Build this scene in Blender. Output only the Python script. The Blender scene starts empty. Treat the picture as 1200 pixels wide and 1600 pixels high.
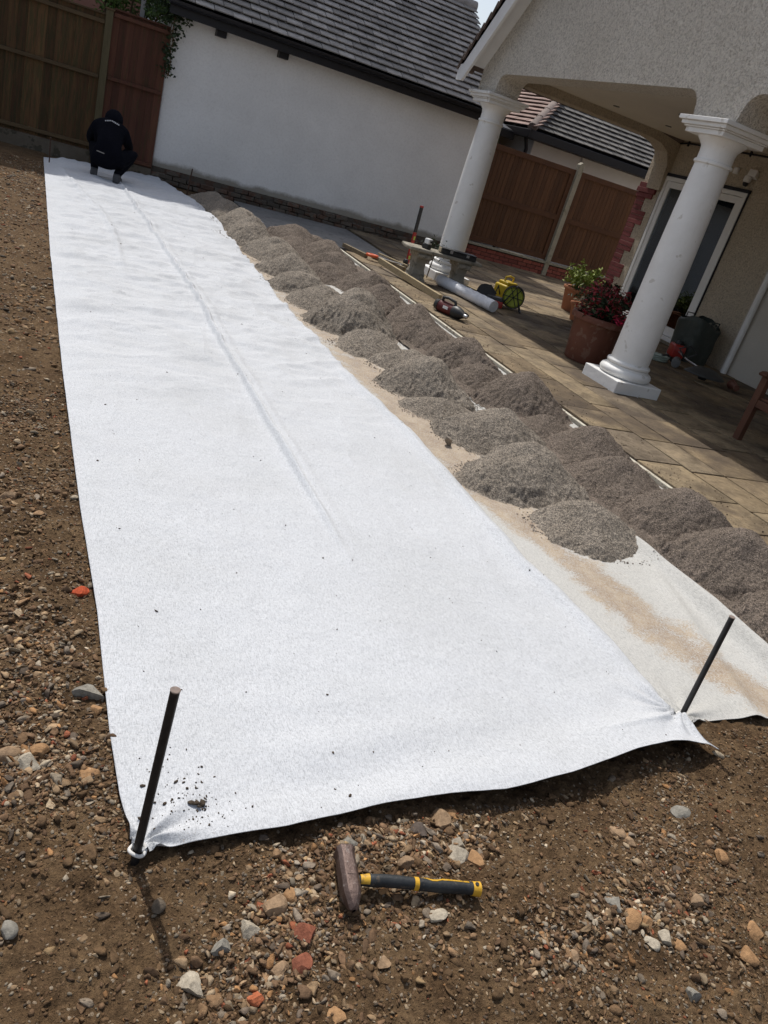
import bpy, bmesh, math, random
import numpy as np
from mathutils import Vector, Matrix, Euler
R = math.radians
random.seed(7); rng = np.random.default_rng(7)
S = bpy.context.scene; COL = S.collection

# ------------------------------------------------------------------ camera
YAW, PITCH, ROLL, FPX = 0.493565, 0.421662, -0.305084, 1221.65
cam_d = bpy.data.cameras.new('camera'); cam = bpy.data.objects.new('camera', cam_d); COL.objects.link(cam)
S.camera = cam
cam_d.sensor_fit = 'HORIZONTAL'; cam_d.sensor_width = 36.0; cam_d.lens = FPX/1200*36.0
cam_d.clip_start = 0.05; cam_d.clip_end = 2000
fw = Vector((math.sin(YAW)*math.cos(PITCH), math.cos(YAW)*math.cos(PITCH), -math.sin(PITCH)))
rt = Vector((math.cos(YAW), -math.sin(YAW), 0)); dn = fw.cross(rt)
c_, s_ = math.cos(ROLL), math.sin(ROLL)
r2 = c_*rt + s_*dn; d2 = -s_*rt + c_*dn
m3 = Matrix((r2, -d2, -fw)).transposed()
cam.matrix_world = Matrix.Translation((0, 0, 1.5)) @ m3.to_4x4()
S.render.resolution_x, S.render.resolution_y = 768, 1024

# ------------------------------------------------------------------ light
SUN_TO = Vector((-0.12, 1.0, 1.78)).normalized()
elev = math.asin(SUN_TO.z); az = math.atan2(SUN_TO.x, SUN_TO.y)
W = bpy.data.worlds.new('World'); S.world = W; W.use_nodes = True
nt = W.node_tree; nt.nodes.clear()
sky = nt.nodes.new('ShaderNodeTexSky'); sky.sky_type = 'NISHITA'; sky.sun_disc = False
sky.sun_elevation = elev; sky.sun_rotation = az; sky.air_density = 1.0; sky.dust_density = 2.2; sky.ozone_density = 0.6
bg = nt.nodes.new('ShaderNodeBackground'); bg.inputs[1].default_value = 0.135
wo = nt.nodes.new('ShaderNodeOutputWorld')
hsn = nt.nodes.new('ShaderNodeHueSaturation'); hsn.inputs['Saturation'].default_value = .62; nt.links.new(sky.outputs[0], hsn.inputs['Color']); nt.links.new(hsn.outputs[0], bg.inputs[0]); nt.links.new(bg.outputs[0], wo.inputs[0])
sd = bpy.data.lights.new('sun', 'SUN'); sd.energy = 3.4; sd.angle = R(0.53); sd.color = (1.0, 0.965, 0.91)
sun = bpy.data.objects.new('sun', sd); COL.objects.link(sun)
sun.rotation_euler = (-SUN_TO).to_track_quat('-Z', 'Y').to_euler()
S.view_settings.view_transform = 'Standard'; S.view_settings.look = 'None'
S.view_settings.exposure = 0.0; S.view_settings.gamma = 1.0; S.view_settings.use_curve_mapping = False
S.render.engine = 'CYCLES'

# ------------------------------------------------------------------ numpy noise
def _h(ix, iy, seed):
    n = (ix.astype(np.int64)*374761393 + iy.astype(np.int64)*668265263 + seed*982451653) & 0x7fffffff
    n = ((n ^ (n >> 13))*1274126177) & 0x7fffffff
    return ((n ^ (n >> 16)) & 0xffff)/65535.0
def vnoise(x, y, seed=0):
    x = np.asarray(x, float); y = np.asarray(y, float)
    ix = np.floor(x); iy = np.floor(y); fx = x-ix; fy = y-iy
    fx = fx*fx*fx*(fx*(fx*6-15)+10); fy = fy*fy*fy*(fy*(fy*6-15)+10)
    a = _h(ix, iy, seed); b = _h(ix+1, iy, seed); c = _h(ix, iy+1, seed); d = _h(ix+1, iy+1, seed)
    return (a*(1-fx)+b*fx)*(1-fy) + (c*(1-fx)+d*fx)*fy
def fbm(x, y, oct=4, seed=0, gain=.5):
    t = 0; a = 1; n = 0
    for i in range(oct):
        t = t + a*vnoise(x*2**i+17.3*i, y*2**i-9.1*i, seed+i); n += a; a *= gain
    return t/n*2-1
def sstep(a, b, x):
    t = np.clip((np.asarray(x, float)-a)/(b-a), 0, 1); return t*t*(3-2*t)

# ------------------------------------------------------------------ materials
_M = {}
def nodes(name):
    m = bpy.data.materials.new(name); m.use_nodes = True; n = m.node_tree.nodes; L = m.node_tree.links
    return m, n, L, n['Principled BSDF']
def tex_noise(n, L, vec, scale, detail=4, rough=.55, dist=0):
    t = n.new('ShaderNodeTexNoise'); t.inputs['Scale'].default_value = scale; t.inputs['Detail'].default_value = detail
    t.inputs['Roughness'].default_value = rough; t.inputs['Distortion'].default_value = dist
    L.new(vec, t.inputs['Vector']); return t.outputs['Fac']
def ramp(n, L, fac, stops):
    r = n.new('ShaderNodeValToRGB'); e = r.color_ramp.elements
    while len(e) < len(stops): e.new(.5)
    for k, (p, c) in enumerate(stops): e[k].position = p; e[k].color = (*c, 1) if len(c) == 3 else c
    L.new(fac, r.inputs[0]); return r.outputs[0]
def mixc(n, L, a, b, fac, mode='MIX'):
    m = n.new('ShaderNodeMix'); m.data_type = 'RGBA'; m.blend_type = mode
    for s, v in ((0, fac), (6, a), (7, b)):
        if isinstance(v, (int, float)): m.inputs[s].default_value = v
        elif isinstance(v, tuple): m.inputs[s].default_value = (*v, 1)
        else: L.new(v, m.inputs[s])
    return m.outputs[2]
def mth(n, L, op, a, b=None, clamp=False):
    m = n.new('ShaderNodeMath'); m.operation = op; m.use_clamp = clamp
    for k, v in enumerate((a, b)):
        if v is None: continue
        if isinstance(v, (int, float)): m.inputs[k].default_value = v
        else: L.new(v, m.inputs[k])
    return m.outputs[0]
def obvec(n, L, st=(1, 1, 1)):
    tc = n.new('ShaderNodeTexCoord')
    if st == (1, 1, 1): return tc.outputs['Object']
    mp = n.new('ShaderNodeMapping'); mp.inputs['Scale'].default_value = st; L.new(tc.outputs['Object'], mp.inputs[0]); return mp.outputs[0]
def bumpn(n, L, h, dist, strength=1.0, prev=None):
    b = n.new('ShaderNodeBump'); b.inputs['Distance'].default_value = dist; b.inputs['Strength'].default_value = strength
    L.new(h, b.inputs['Height'])
    if prev is not None: L.new(prev, b.inputs['Normal'])
    return b.outputs[0]
def attr(n, name):
    a = n.new('ShaderNodeAttribute'); a.attribute_name = name; return a
def mat(name, c1, c2=None, scale=5, rough=.8, bump=0, bscale=60, st=(1, 1, 1), tint=0, metal=0, spec=.35, spots=None, coat=0):
    """two-colour noise surface, optional per-face tint, fine bump, dark or pale spots"""
    if name in _M: return _M[name]
    m, n, L, P = nodes(name); v = obvec(n, L, st)
    c2 = c2 or c1
    f = tex_noise(n, L, v, scale, 6, .65)
    col = ramp(n, L, f, [(.32, c1), (.68, c2)])
    if spots:
        sc, th, sh, k = spots
        f2 = tex_noise(n, L, v, sc, 3, .6)
        k2 = n.new('ShaderNodeMapRange'); L.new(f2, k2.inputs[0]); k2.inputs[1].default_value = th; k2.inputs[2].default_value = th+.05
        col = mixc(n, L, col, sh, mth(n, L, 'MULTIPLY', k2.outputs[0], k))
    if tint:
        a = attr(n, 'tint'); t = mth(n, L, 'MULTIPLY_ADD', a.outputs['Fac'], tint); n[t.node.name].inputs[2].default_value = 1-tint/2
        cb = n.new('ShaderNodeCombineColor'); [L.new(t, cb.inputs[i]) for i in range(3)]
        col = mixc(n, L, col, cb.outputs[0], 1.0, 'MULTIPLY')
    L.new(col, P.inputs['Base Color'])
    rr = n.new('ShaderNodeMapRange'); L.new(f, rr.inputs[0]); rr.inputs[3].default_value = max(0, rough-.12); rr.inputs[4].default_value = min(1, rough+.12)
    L.new(rr.outputs[0], P.inputs['Roughness'])
    P.inputs['Metallic'].default_value = metal; P.inputs['Specular IOR Level'].default_value = spec
    if coat: P.inputs['Coat Weight'].default_value = coat
    if bump:
        L.new(bumpn(n, L, tex_noise(n, L, v, bscale, 4, .6), bump), P.inputs['Normal'])
    _M[name] = m; return m

# ------------------------------------------------------------------ mesh builder
class B:
    def __init__(s): s.v = []; s.f = []; s.t = []
    def add(s, vs, fs, t=None):
        o = len(s.v); s.v += [tuple(x) for x in vs]; s.f += [tuple(i+o for i in f) for f in fs]
        t = random.random() if t is None else t; s.t += [t]*len(fs); return s
    def box(s, c, d, rot=None, t=None):
        x, y, z = d[0]/2, d[1]/2, d[2]/2
        vs = [Vector(p) for p in ((-x,-y,-z),(x,-y,-z),(x,y,-z),(-x,y,-z),(-x,-y,z),(x,-y,z),(x,y,z),(-x,y,z))]
        if rot is not None:
            M = rot if isinstance(rot, Matrix) else Euler(rot).to_matrix(); vs = [M @ p for p in vs]
        c = Vector(c); return s.add([p+c for p in vs], [(0,3,2,1),(4,5,6,7),(0,1,5,4),(1,2,6,5),(2,3,7,6),(3,0,4,7)], t)
    def bb(s, a, b, t=None): return s.box([(a[i]+b[i])/2 for i in range(3)], [abs(b[i]-a[i]) for i in range(3)], None, t)
    def bar(s, p, q, w, h, t=None, up=(0,0,1)):
        p, q = Vector(p), Vector(q); d = (q-p); y = d.normalized(); x = y.cross(Vector(up)).normalized(); z = x.cross(y)
        return s.box((p+q)/2, (w, d.length, h), Matrix((x, y, z)).transposed(), t)
    def tube(s, pts, r, n=12, t=None, caps=True):
        pts = [Vector(p) for p in pts]; rs = r if isinstance(r, (list, tuple)) else [r]*len(pts)
        vs, fs = [], []; px = None
        for i, p in enumerate(pts):
            d = (pts[min(i+1, len(pts)-1)]-pts[max(i-1, 0)]).normalized()
            if px is None: px = d.orthogonal().normalized()
            px = (px - d*px.dot(d)).normalized(); py = d.cross(px)
            for k in range(n):
                a = 2*math.pi*k/n; vs.append(p+(px*math.cos(a)+py*math.sin(a))*rs[i])
        for i in range(len(pts)-1):
            for k in range(n):
                a, b = i*n+k, i*n+(k+1) % n; fs.append((a, b, b+n, a+n))
        if caps: fs += [tuple(reversed(range(n))), tuple((len(pts)-1)*n+k for k in range(n))]
        return s.add(vs, fs, t)
    def lathe(s, prof, c=(0,0,0), n=32, M=None, t=None, sq=False):
        vs, fs = [], []
        for r, z in prof:
            for k in range(n):
                a = 2*math.pi*k/n; p = Vector((r*math.cos(a), r*math.sin(a), z)); p = M @ p if M else p; vs.append(p+Vector(c))
        for i in range(len(prof)-1):
            for k in range(n):
                a, b = i*n+k, i*n+(k+1) % n; fs.append((a, b, b+n, a+n))
        if prof[0][0] > 1e-5: fs.append(tuple(reversed(range(n))))
        if prof[-1][0] > 1e-5: fs.append(tuple((len(prof)-1)*n+k for k in range(n)))
        return s.add(vs, fs, t)
    def prism(s, poly, a, b, axis='x', t=None):
        """extrude a 2-D polygon: axis x -> poly in (y,z); y -> (x,z); z -> (x,y)"""
        def P(u, w, k): return {'x': (k, u, w), 'y': (u, k, w), 'z': (u, w, k)}[axis]
        n = len(poly); vs = [P(u, w, a) for u, w in poly]+[P(u, w, b) for u, w in poly]
        fs = [tuple(range(n)), tuple(reversed(range(n, 2*n)))]+[(i, i+n, (i+1) % n+n, (i+1) % n) for i in range(n)]
        return s.add(vs, fs, t)
    def build(s, name, m, parent=None, loc=(0,0,0), smooth=None, bevel=0, seg=2, sub=0, rot=None, noweld=False):
        me = bpy.data.meshes.new(name); me.from_pydata(s.v, [], s.f); me.update()
        at = me.attributes.new('tint', 'FLOAT', 'FACE'); at.data.foreach_set('value', s.t)
        bm = bmesh.new(); bm.from_mesh(me); bmesh.ops.recalc_face_normals(bm, faces=bm.faces)
        if bevel:
            es = [e for e in bm.edges if len(e.link_faces) == 2 and e.calc_face_angle(0) > .5]
            bmesh.ops.bevel(bm, geom=es, offset=bevel, segments=seg, affect='EDGES', clamp_overlap=True, profile=.5)
        bm.to_mesh(me); bm.free()
        if smooth is not None:
            me.polygons.foreach_set('use_smooth', [True]*len(me.polygons)); me.set_sharp_from_angle(angle=R(smooth))
        me.materials.append(m)
        o = bpy.data.objects.new(name, me); COL.objects.link(o); o.location = loc
        if rot: o.rotation_euler = rot
        if parent: o.parent = parent
        return o
def gridmesh(name, X, Y, Z, m, parent=None, loc=(0,0,0), smooth=True, attrs=None, thick=None):
    """X,Y,Z arrays (rows, cols); thick -> a closed sheet with a back side that far below"""
    h, w = X.shape; V = np.stack([X, Y, Z], -1).reshape(-1, 3)
    i = np.arange(h*w).reshape(h, w); F = np.stack([i[:-1, :-1], i[:-1, 1:], i[1:, 1:], i[1:, :-1]], -1).reshape(-1, 4)
    if thick:
        V2 = V.copy(); V2[:, 2] -= thick; n = len(V)
        rim = list(i[0, :]) + list(i[1:, -1]) + list(i[-1, -2::-1]) + list(i[-2:0:-1, 0]); rim = np.array(rim)
        a = rim; b = np.roll(rim, -1)
        F = np.concatenate([F, F[:, ::-1]+n, np.stack([b, a, a+n, b+n], -1)]); V = np.concatenate([V, V2])
    me = bpy.data.meshes.new(name); me.vertices.add(len(V)); me.vertices.foreach_set('co', V.ravel())
    me.loops.add(F.size); me.loops.foreach_set('vertex_index', F.ravel().astype(np.int32))
    me.polygons.add(len(F)); me.polygons.foreach_set('loop_start', np.arange(0, F.size, 4, dtype=np.int32))
    if smooth: me.polygons.foreach_set('use_smooth', np.ones(len(F), bool))
    me.update(calc_edges=True); me.validate()
    for k, a in (attrs or {}).items():
        a = a.ravel(); a = np.concatenate([a, a]) if thick else a
        at = me.attributes.new(k, 'FLOAT', 'POINT'); at.data.foreach_set('value', a.astype(np.float32))
    me.materials.append(m); o = bpy.data.objects.new(name, me); COL.objects.link(o); o.location = loc
    if parent: o.parent = parent
    return o
def tag(o, label=None, cat=None, group=None, kind=None):
    for k, v in (('label', label), ('category', cat), ('group', group), ('kind', kind)):
        if v: o[k] = v
    return o
def thing(name, label, cat, loc=(0,0,0), rz=0, group=None):
    o = bpy.data.objects.new(name, None); COL.objects.link(o); o.location = loc; o.rotation_euler = (0, 0, rz)
    o.empty_display_size = .1
    return tag(o, label, cat, group)

# ================================================================== GROUND
def cloth_edge_y(x): return np.interp(x, [.2, .31, .5, .66, .93, 1.13, 1.3, 1.55, 1.84, 2.0, 2.12, 2.3, 3.2], [1.19, 1.19, 1.20, 1.21, 1.245, 1.255, 1.25, 1.28, 1.34, 1.37, 1.40, 1.47, 1.47])
def cloth_left_x(y): return np.interp(y, [1.0, 1.19, 1.35, 1.56, 2.08, 2.73, 4.05, 6.89, 12.6, 14.2], [.31, .305, .285, .275, .27, .24, .20, .14, .06, .05])
def new_edge_y(x): return np.interp(x, [.2, .31, .5, .66, .93, 1.13, 1.3, 1.55, 1.84, 2.0, 2.12, 2.235, 2.4], [1.19, 1.19, 1.20, 1.21, 1.245, 1.255, 1.25, 1.28, 1.34, 1.362, 1.360, 1.352, 1.352])
def ground_z(x, y):
    near = 1-sstep(3.5, 9, np.hypot(x-1, y-1))
    z = .012*fbm(x*2.3, y*2.3, 3, 3) + near*(.016*fbm(x*9, y*9, 3, 5)+.010*fbm(x*38, y*38, 3, 9)+.0040*fbm(x*95, y*95, 2, 11))
    z = z - .004
    # a shallow scrape in front of the lifted edge of the cloth
    ye = 1.2+.10*sstep(.3, 2.2, x)
    z = z - .022*sstep(.6, 1.7, x)*(1-sstep(2.1, 2.35, x))*np.exp(-((y-ye)/.16)**2)
    # soft hole by the left road pin and clods by the left edge
    z = z - .03*np.exp(-(((x-.31)**2+(y-1.17)**2)/.035**2))
    # under cloth, grit and patio it lies flat and lower
    ey = cloth_edge_y(x); lx = cloth_left_x(y); under = sstep(lx+.005, lx+.08, x)*sstep(ey+.03, ey+.2, y)
    z = z*(1-under) - .030*under
    return z
def axis(segs):
    out = [segs[0][0]]
    for a, b, d in segs: k = max(1, int(round((b-a)/d))); out += list(a+(b-a)*np.arange(1, k+1)/k)
    return np.array(out)
gx = axis([(-120, -20, 25), (-20, -3, 2), (-3, -.6, .12), (-.6, .5, .008), (.5, 1.9, .008), (1.9, 3.1, .015), (3.1, 8, .35), (8, 20, 2), (20, 120, 25)])
gy = axis([(-60, -10, 10), (-10, 0, 1), (0, .45, .05), (.45, 1.6, .008), (1.6, 3.4, .012), (3.4, 6, .025), (6, 14, .06), (14, 30, 2), (30, 150, 20)])
GX, GY = np.meshgrid(gx, gy)
def soil_mat():
    m, n, L, P = nodes('brown_soil'); v = obvec(n, L)
    f1 = tex_noise(n, L, v, 4.5, 6, .68, .5); f2 = tex_noise(n, L, v, 55, 5, .7)
    c = ramp(n, L, f1, [(.34, (.075, .044, .022)), (.64, (.150, .097, .052))])
    c = mixc(n, L, c, ramp(n, L, f2, [(.3, (.45, .43, .40)), (.5, (1, 1, 1)), (.72, (1.5, 1.5, 1.45))]), 1.0, 'MULTIPLY')
    # tiny grit of many colours
    vo = n.new('ShaderNodeTexVoronoi'); vo.inputs['Scale'].default_value = 105; vo.inputs['Randomness'].default_value = 1; L.new(v, vo.inputs['Vector'])
    hs = n.new('ShaderNodeSeparateColor'); L.new(vo.outputs['Color'], hs.inputs[0])
    sel = mth(n, L, 'GREATER_THAN', hs.outputs[0], .74); near = mth(n, L, 'LESS_THAN', vo.outputs['Distance'], .42)
    sel = mth(n, L, 'MULTIPLY', sel, near)
    gcol = ramp(n, L, hs.outputs[1], [(0, (.05, .030, .016)), (.35, (.15, .090, .048)), (.7, (.22, .155, .095)), (1, (.38, .31, .23))])
    c = mixc(n, L, c, gcol, mth(n, L, 'MULTIPLY', sel, .85)); L.new(c, P.inputs['Base Color'])
    P.inputs['Roughness'].default_value = .95; P.inputs['Specular IOR Level'].default_value = .15
    b = bumpn(n, L, f2, .012); b = bumpn(n, L, tex_noise(n, L, v, 190, 3, .6), .004, 1, b)
    h = mth(n, L, 'MULTIPLY', sel, mth(n, L, 'SUBTRACT', .45, vo.outputs['Distance'])); b = bumpn(n, L, h, .006, 1, b)
    L.new(b, P.inputs['Normal']); return m
SOIL = soil_mat()
tag(gridmesh('ground', GX, GY, ground_z(GX, GY), SOIL), kind='structure')

# ------------------------------------------------------------------ loose stones
def gravel_mat():
    m, n, L, P = nodes('loose_stone'); v = obvec(n, L); a = attr(n, 'col')
    f = tex_noise(n, L, v, 70, 5, .65)
    c = mixc(n, L, a.outputs['Color'], ramp(n, L, f, [(.3, (.62, .6, .57)), (.7, (1.25, 1.24, 1.2))]), 1.0, 'MULTIPLY')
    L.new(c, P.inputs['Base Color']); P.inputs['Roughness'].default_value = .85; P.inputs['Specular IOR Level'].default_value = .25
    L.new(bumpn(n, L, f, .004), P.inputs['Normal']); return m
GRAV = gravel_mat()
def ico(sub):
    bm = bmesh.new(); bmesh.ops.create_icosphere(bm, subdivisions=sub, radius=1)
    v = np.array([x.co[:] for x in bm.verts]); f = np.array([[y.index for y in x.verts] for x in bm.faces]); bm.free(); return v, f
ICO = {k: ico(k) for k in (1, 2, 3)}
PAL = np.array([(.17,.115,.075),(.24,.165,.105),(.31,.235,.16),(.38,.32,.245),(.33,.31,.275),(.24,.215,.19),(.50,.46,.39),(.38,.23,.12),(.29,.11,.065),(.13,.11,.095),(.42,.32,.20),(.20,.135,.09)])
PW = np.array([.17,.18,.13,.09,.08,.09,.035,.045,.02,.06,.02,.16]); PW = PW/PW.sum()
def stones_mesh(name, pos, size, cols, sub, m=GRAV, flat=(.45, .85), parent=None, seed=1, smooth=False):
    """one mesh of many stones: pos (n,3) resting height, size (n,)"""
    g = np.random.default_rng(seed); bv, bf = ICO[sub]; n = len(pos); k = len(bv)
    # angular deformation: clamp each stone against random planes
    V = np.repeat(bv[None], n, 0)*(1+g.normal(0, .06, (n, k, 1)))
    for _ in range(13 if sub > 1 else 4):
        d = g.normal(size=(n, 1, 3)); d /= np.linalg.norm(d, axis=2, keepdims=True); lim = g.uniform(.24, .72, (n, 1))
        dot = (V*d).sum(2); V = V - d*np.maximum(dot-lim, 0)[..., None]
    V = V*1.4*np.stack([g.uniform(.75, 1.5, n), g.uniform(.55, 1.0, n), g.uniform(*flat, n)], -1)[:, None]
    a = g.uniform(0, 6.283, n); ca, sa = np.cos(a)[:, None], np.sin(a)[:, None]
    tx = g.normal(0, .3, n); ct, st = np.cos(tx)[:, None], np.sin(tx)[:, None]
    x, y, z = V[..., 0], V[..., 1], V[..., 2]; y, z = y*ct-z*st, y*st+z*ct; x, y = x*ca-y*sa, x*sa+y*ca
    V = np.stack([x, y, z], -1)*size[:, None, None]/2 + pos[:, None]
    V = V.reshape(-1, 3); F = (bf[None]+np.arange(n)[:, None, None]*k).reshape(-1, 3)
    me = bpy.data.meshes.new(name); me.vertices.add(len(V)); me.vertices.foreach_set('co', V.ravel())
    me.loops.add(F.size); me.loops.foreach_set('vertex_index', F.ravel().astype(np.int32))
    me.polygons.add(len(F)); me.polygons.foreach_set('loop_start', np.arange(0, F.size, 3, dtype=np.int32))
    if smooth: me.polygons.foreach_set('use_smooth', np.ones(len(F), bool))
    me.update(calc_edges=True); me.validate()
    at = me.attributes.new('col', 'FLOAT_COLOR', 'POINT')
    c4 = np.concatenate([np.repeat(cols, k, 0), np.ones((n*k, 1))], 1); at.data.foreach_set('color', c4.ravel().astype(np.float32))
    me.materials.append(m); o = bpy.data.objects.new(name, me); COL.objects.link(o)
    if parent: o.parent = parent
    return o
def open_soil(x, y): return (x < cloth_left_x(y)+.01) | (y < cloth_edge_y(x)-.005)
def scatter(n, x0, x1, y0, y1, dens, g):
    x = g.uniform(x0, x1, n); y = g.uniform(y0, y1, n)
    k = open_soil(x, y) & (g.uniform(size=n) < dens(x, y)); return x[k], y[k]
def patchy(x, y):
    p = sstep(-.15, .55, fbm(x*3.1+4, y*3.1, 3, 21))
    def spot(cx, cy, r): return np.exp(-((x-cx)**2+(y-cy)**2)/r**2)
    p = np.maximum(p*.55, np.clip(spot(.9, 1.13, .17)+spot(.62, .98, .13)+.9*spot(.05, 1.5, .16)+.8*spot(.0, 1.9, .2)+.7*spot(1.25, .78, .14)+.7*spot(1.6, .8, .14)+.8*spot(.45, .82, .13)+.6*spot(1.75, 1.0, .2), 0, 1))
    return .16+.84*p
g1 = np.random.default_rng(11)
def size_draw(n, lo, hi, al, g): u = g.uniform(size=n); return (lo**-al + u*(hi**-al-lo**-al))**(-1/al)
NS = 0
for (n, x0, x1, y0, y1, lo, hi, al, sub, sd) in (
        (90000, -.3, 2.9, .45, 1.55, .0038, .012, 1.7, 1, 1),
        (110000, -1.3, .32, 1.2, 4.0, .005, .015, 1.8, 1, 2),
        (17000, -.3, 2.9, .45, 1.55, .012, .032, 2.3, 2, 3),
        (19000, -1.3, .32, 1.2, 4.0, .013, .036, 2.4, 2, 4),
        (42000, -1.6, .3, 4.0, 12.6, .012, .045, 2.7, 1, 5)):
    x, y = scatter(n, x0, x1, y0, y1, patchy if sub == 1 else (lambda a, b: patchy(a, b)**1.7), g1); s = size_draw(len(x), lo, hi, al, g1)
    cols = PAL[g1.choice(len(PAL), len(x), p=PW)]*np.array([[.92, .82, .70]])*g1.uniform(.6, 1.15, (len(x), 1))
    if sd in (1, 2): cols = cols*.85
    z = ground_z(x, y)+s*g1.uniform(-.12, .14, len(x))
    o = stones_mesh('loose_gravel', np.stack([x, y, z], -1), s, cols, sub, seed=sd, smooth=False)
    tag(o, kind='stuff')
    o['label'] = ['fine grit strewn over brown soil in front of the white cloth', 'fine grit strewn on soil left of the white cloth', 'pebbles strewn over brown soil in front of the white cloth', 'pebbles strewn on soil left of the white cloth', 'stony rubble on the far soil left of the white cloth'][sd-1]
    o['category'] = 'gravel'
def rubble(n, spots, lo, hi, sd, lab):
    xs, ys = [], []
    for cx, cy, rx, ry, k in spots: m_ = int(n*k); xs.append(g1.normal(cx, rx, m_)); ys.append(g1.normal(cy, ry, m_))
    x, y = np.concatenate(xs), np.concatenate(ys); ok = open_soil(x, y); x, y = x[ok], y[ok]; s = size_draw(len(x), lo, hi, 1.9, g1)
    cols = PAL[g1.choice(len(PAL), len(x), p=PW)]*np.array([[1.08, .98, .86]])*g1.uniform(.6, 1.25, (len(x), 1))
    o = stones_mesh('loose_rubble', np.stack([x, y, ground_z(x, y)+s*g1.uniform(.0, .30, len(x))], -1), s, cols, 2, seed=sd)
    tag(o, lab, 'rubble', kind='stuff')
rubble(1, [(.88, 1.17, .11, .035, 420), (1.12, 1.15, .09, .04, 260), (.66, 1.09, .06, .06, 220), (.62, .98, .07, .05, 260), (.50, .88, .07, .05, 200), (.95, .93, .12, .05, 160), (1.42, .88, .10, .04, 260), (1.60, .86, .10, .05, 200), (1.20, .82, .07, .035, 240), (1.75, 1.02, .12, .07, 160)], .008, .030, 21, 'dense stony rubble round the hammer and in the lower right')
rubble(1, [(.06, 1.46, .09, .07, 420), (.02, 1.62, .10, .08, 360), (.10, 1.85, .08, .12, 240), (.0, 2.15, .10, .15, 260), (-.02, 2.75, .10, .2, 260), (.0, 3.4, .12, .3, 260)], .009, .034, 22, 'dense stony rubble on the soil left of the near pin')
# soil crumbs: small clods in the colour of the soil
x, y = scatter(26000, -.4, 2.9, .45, 2.6, lambda a, b: .9, g1); s = size_draw(len(x), .004, .034, 1.9, g1)
cols = np.array([(.115, .070, .036)])*g1.uniform(.7, 1.35, (len(x), 1))
tag(stones_mesh('soil_crumbs', np.stack([x, y, ground_z(x, y)+s*.0], -1), s, cols, 2, seed=8, flat=(.6, .95)), 'brown crumbs of loose soil around the white cloth', 'soil', kind='stuff')

# ------------------------------------------------------------------ single bigger stones  (x, y, size, colour, label)
TAN, GRY, PALE, RED, ORG, DRK = (.31,.21,.13), (.25,.235,.205), (.42,.37,.295), (.24,.085,.05), (.36,.21,.105), (.12,.095,.08)
BIG = [((300,1535),44,PALE,1.5,'long pale grey stone lying below the left pin shadow'),
 ((425,1417),38,TAN,1.2,'elongated tan stone left of the hammer head'),((388,1452),34,PALE,1.0,'buff stone at the lower left of the hammer'),
 ((478,1463),34,RED,1.0,'brick red stone just below the hammer head'),((470,1503),32,RED,.9,'flat dull red brick shard below the red stone'),
 ((440,1512),30,TAN,1.0,'rounded tan pebble left of the flat brick shard'),((545,1311),28,GRY,1.0,'smooth grey pebble above the hammer head'),
 ((456,1397),26,ORG,1.0,'yellow ochre pebble left of the hammer head'),((690,1280),34,TAN,.8,'tall tan stone near the cloth edge above the hammer'),
 ((712,1328),40,PALE,1.2,'wide pale stone above the hammer handle'),((745,1338),30,ORG,1.0,'orange brown stone above the end of the hammer handle'),
 ((718,1311),24,PALE,1.0,'white grey stone resting against the wide pale stone'),((685,1432),28,PALE,1.0,'speckled buff stone below the hammer handle'),
 ((705,1265),20,ORG,1.0,'small orange stone at the cloth shadow above the hammer'),((655,1300),28,DRK,1.0,'dark brown stone between cloth and hammer handle'),
 ((635,1352),26,TAN,.7,'upright tan stone touching the shadow above the handle'),
 ((136,1210),32,ORG,1.0,'orange tan stone left of the cloth by the left pin'),((48,1196),34,PALE,1.1,'pale stone at the left among a gravel patch'),
 ((12,1178),32,TAN,1.1,'tan stone at the very left edge of the gravel patch'),((140,1084),42,GRY,1.5,'flat blue grey slate piece at the left cloth edge'),
 ((60,1178),26,ORG,1.0,'ochre stone above the pale left stone'),((152,1110),20,ORG,1.0,'tan pebble under the blue grey slate piece'),
 ((10,1455),28,GRY,1.0,'pale grey stone at the lower left frame edge'),((125,927),26,(.45,.08,.03),1.2,'bright red brick fragment on soil left of the cloth'),
 ((986,1440),30,ORG,1.2,'largest orange stone in the lower right stone line'),((1037,1470),30,PALE,1.3,'cream stone right of the orange stones'),
 ((956,1418),30,GRY,1.2,'grey stone at the top of the lower right stone line'),((1008,1447),22,ORG,.8,'slim orange brown stone between orange and cream stones'),
 ((1018,1476),22,PALE,1.0,'pale grey stone below the cream stone'),((1062,1480),20,ORG,1.0,'round tan pebble with dark centre near the cream stone'),
 ((1166,1497),30,ORG,1.0,'orange stone near the lower right corner'),((1066,1268),28,GRY,1.2,'flat pale green grey stone on bare soil at the right'),
 ((1124,1341),22,ORG,1.0,'small orange pebble at the right on bare soil'),((965,1300),26,TAN,1.0,'brownish stone on the bare soil right of the hammer'),
 ((983,1314),24,TAN,1.0,'round ochre stone beside the brownish stone'),((402,1558),26,(.42,.13,.06),1.3,'terracotta shard near the bottom edge'),
 ((345,1480),30,GRY,1.0,'grey buff stone below the shadow of the left pin'),((1085,1410),22,TAN,1.3,'tan flat stone in the lower right'),
 ((1180,1460),30,ORG,1.0,'orange stone at the right frame edge'),((895,1500),22,TAN,1.0,'ochre pebble in the dark gravel patch at lower centre'),
 ((600,1503),24,TAN,1.0,'tan sliver of stone standing below the hammer handle'),((12,775),26,TAN,1.4,'flat tan stone far left on the soil'),
 ((525,1590),26,ORG,1.0,'orange stone cut by the bottom edge of the photo'),((1080,1555),26,GRY,1.2,'grey stone low in the right corner patch')]
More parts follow.
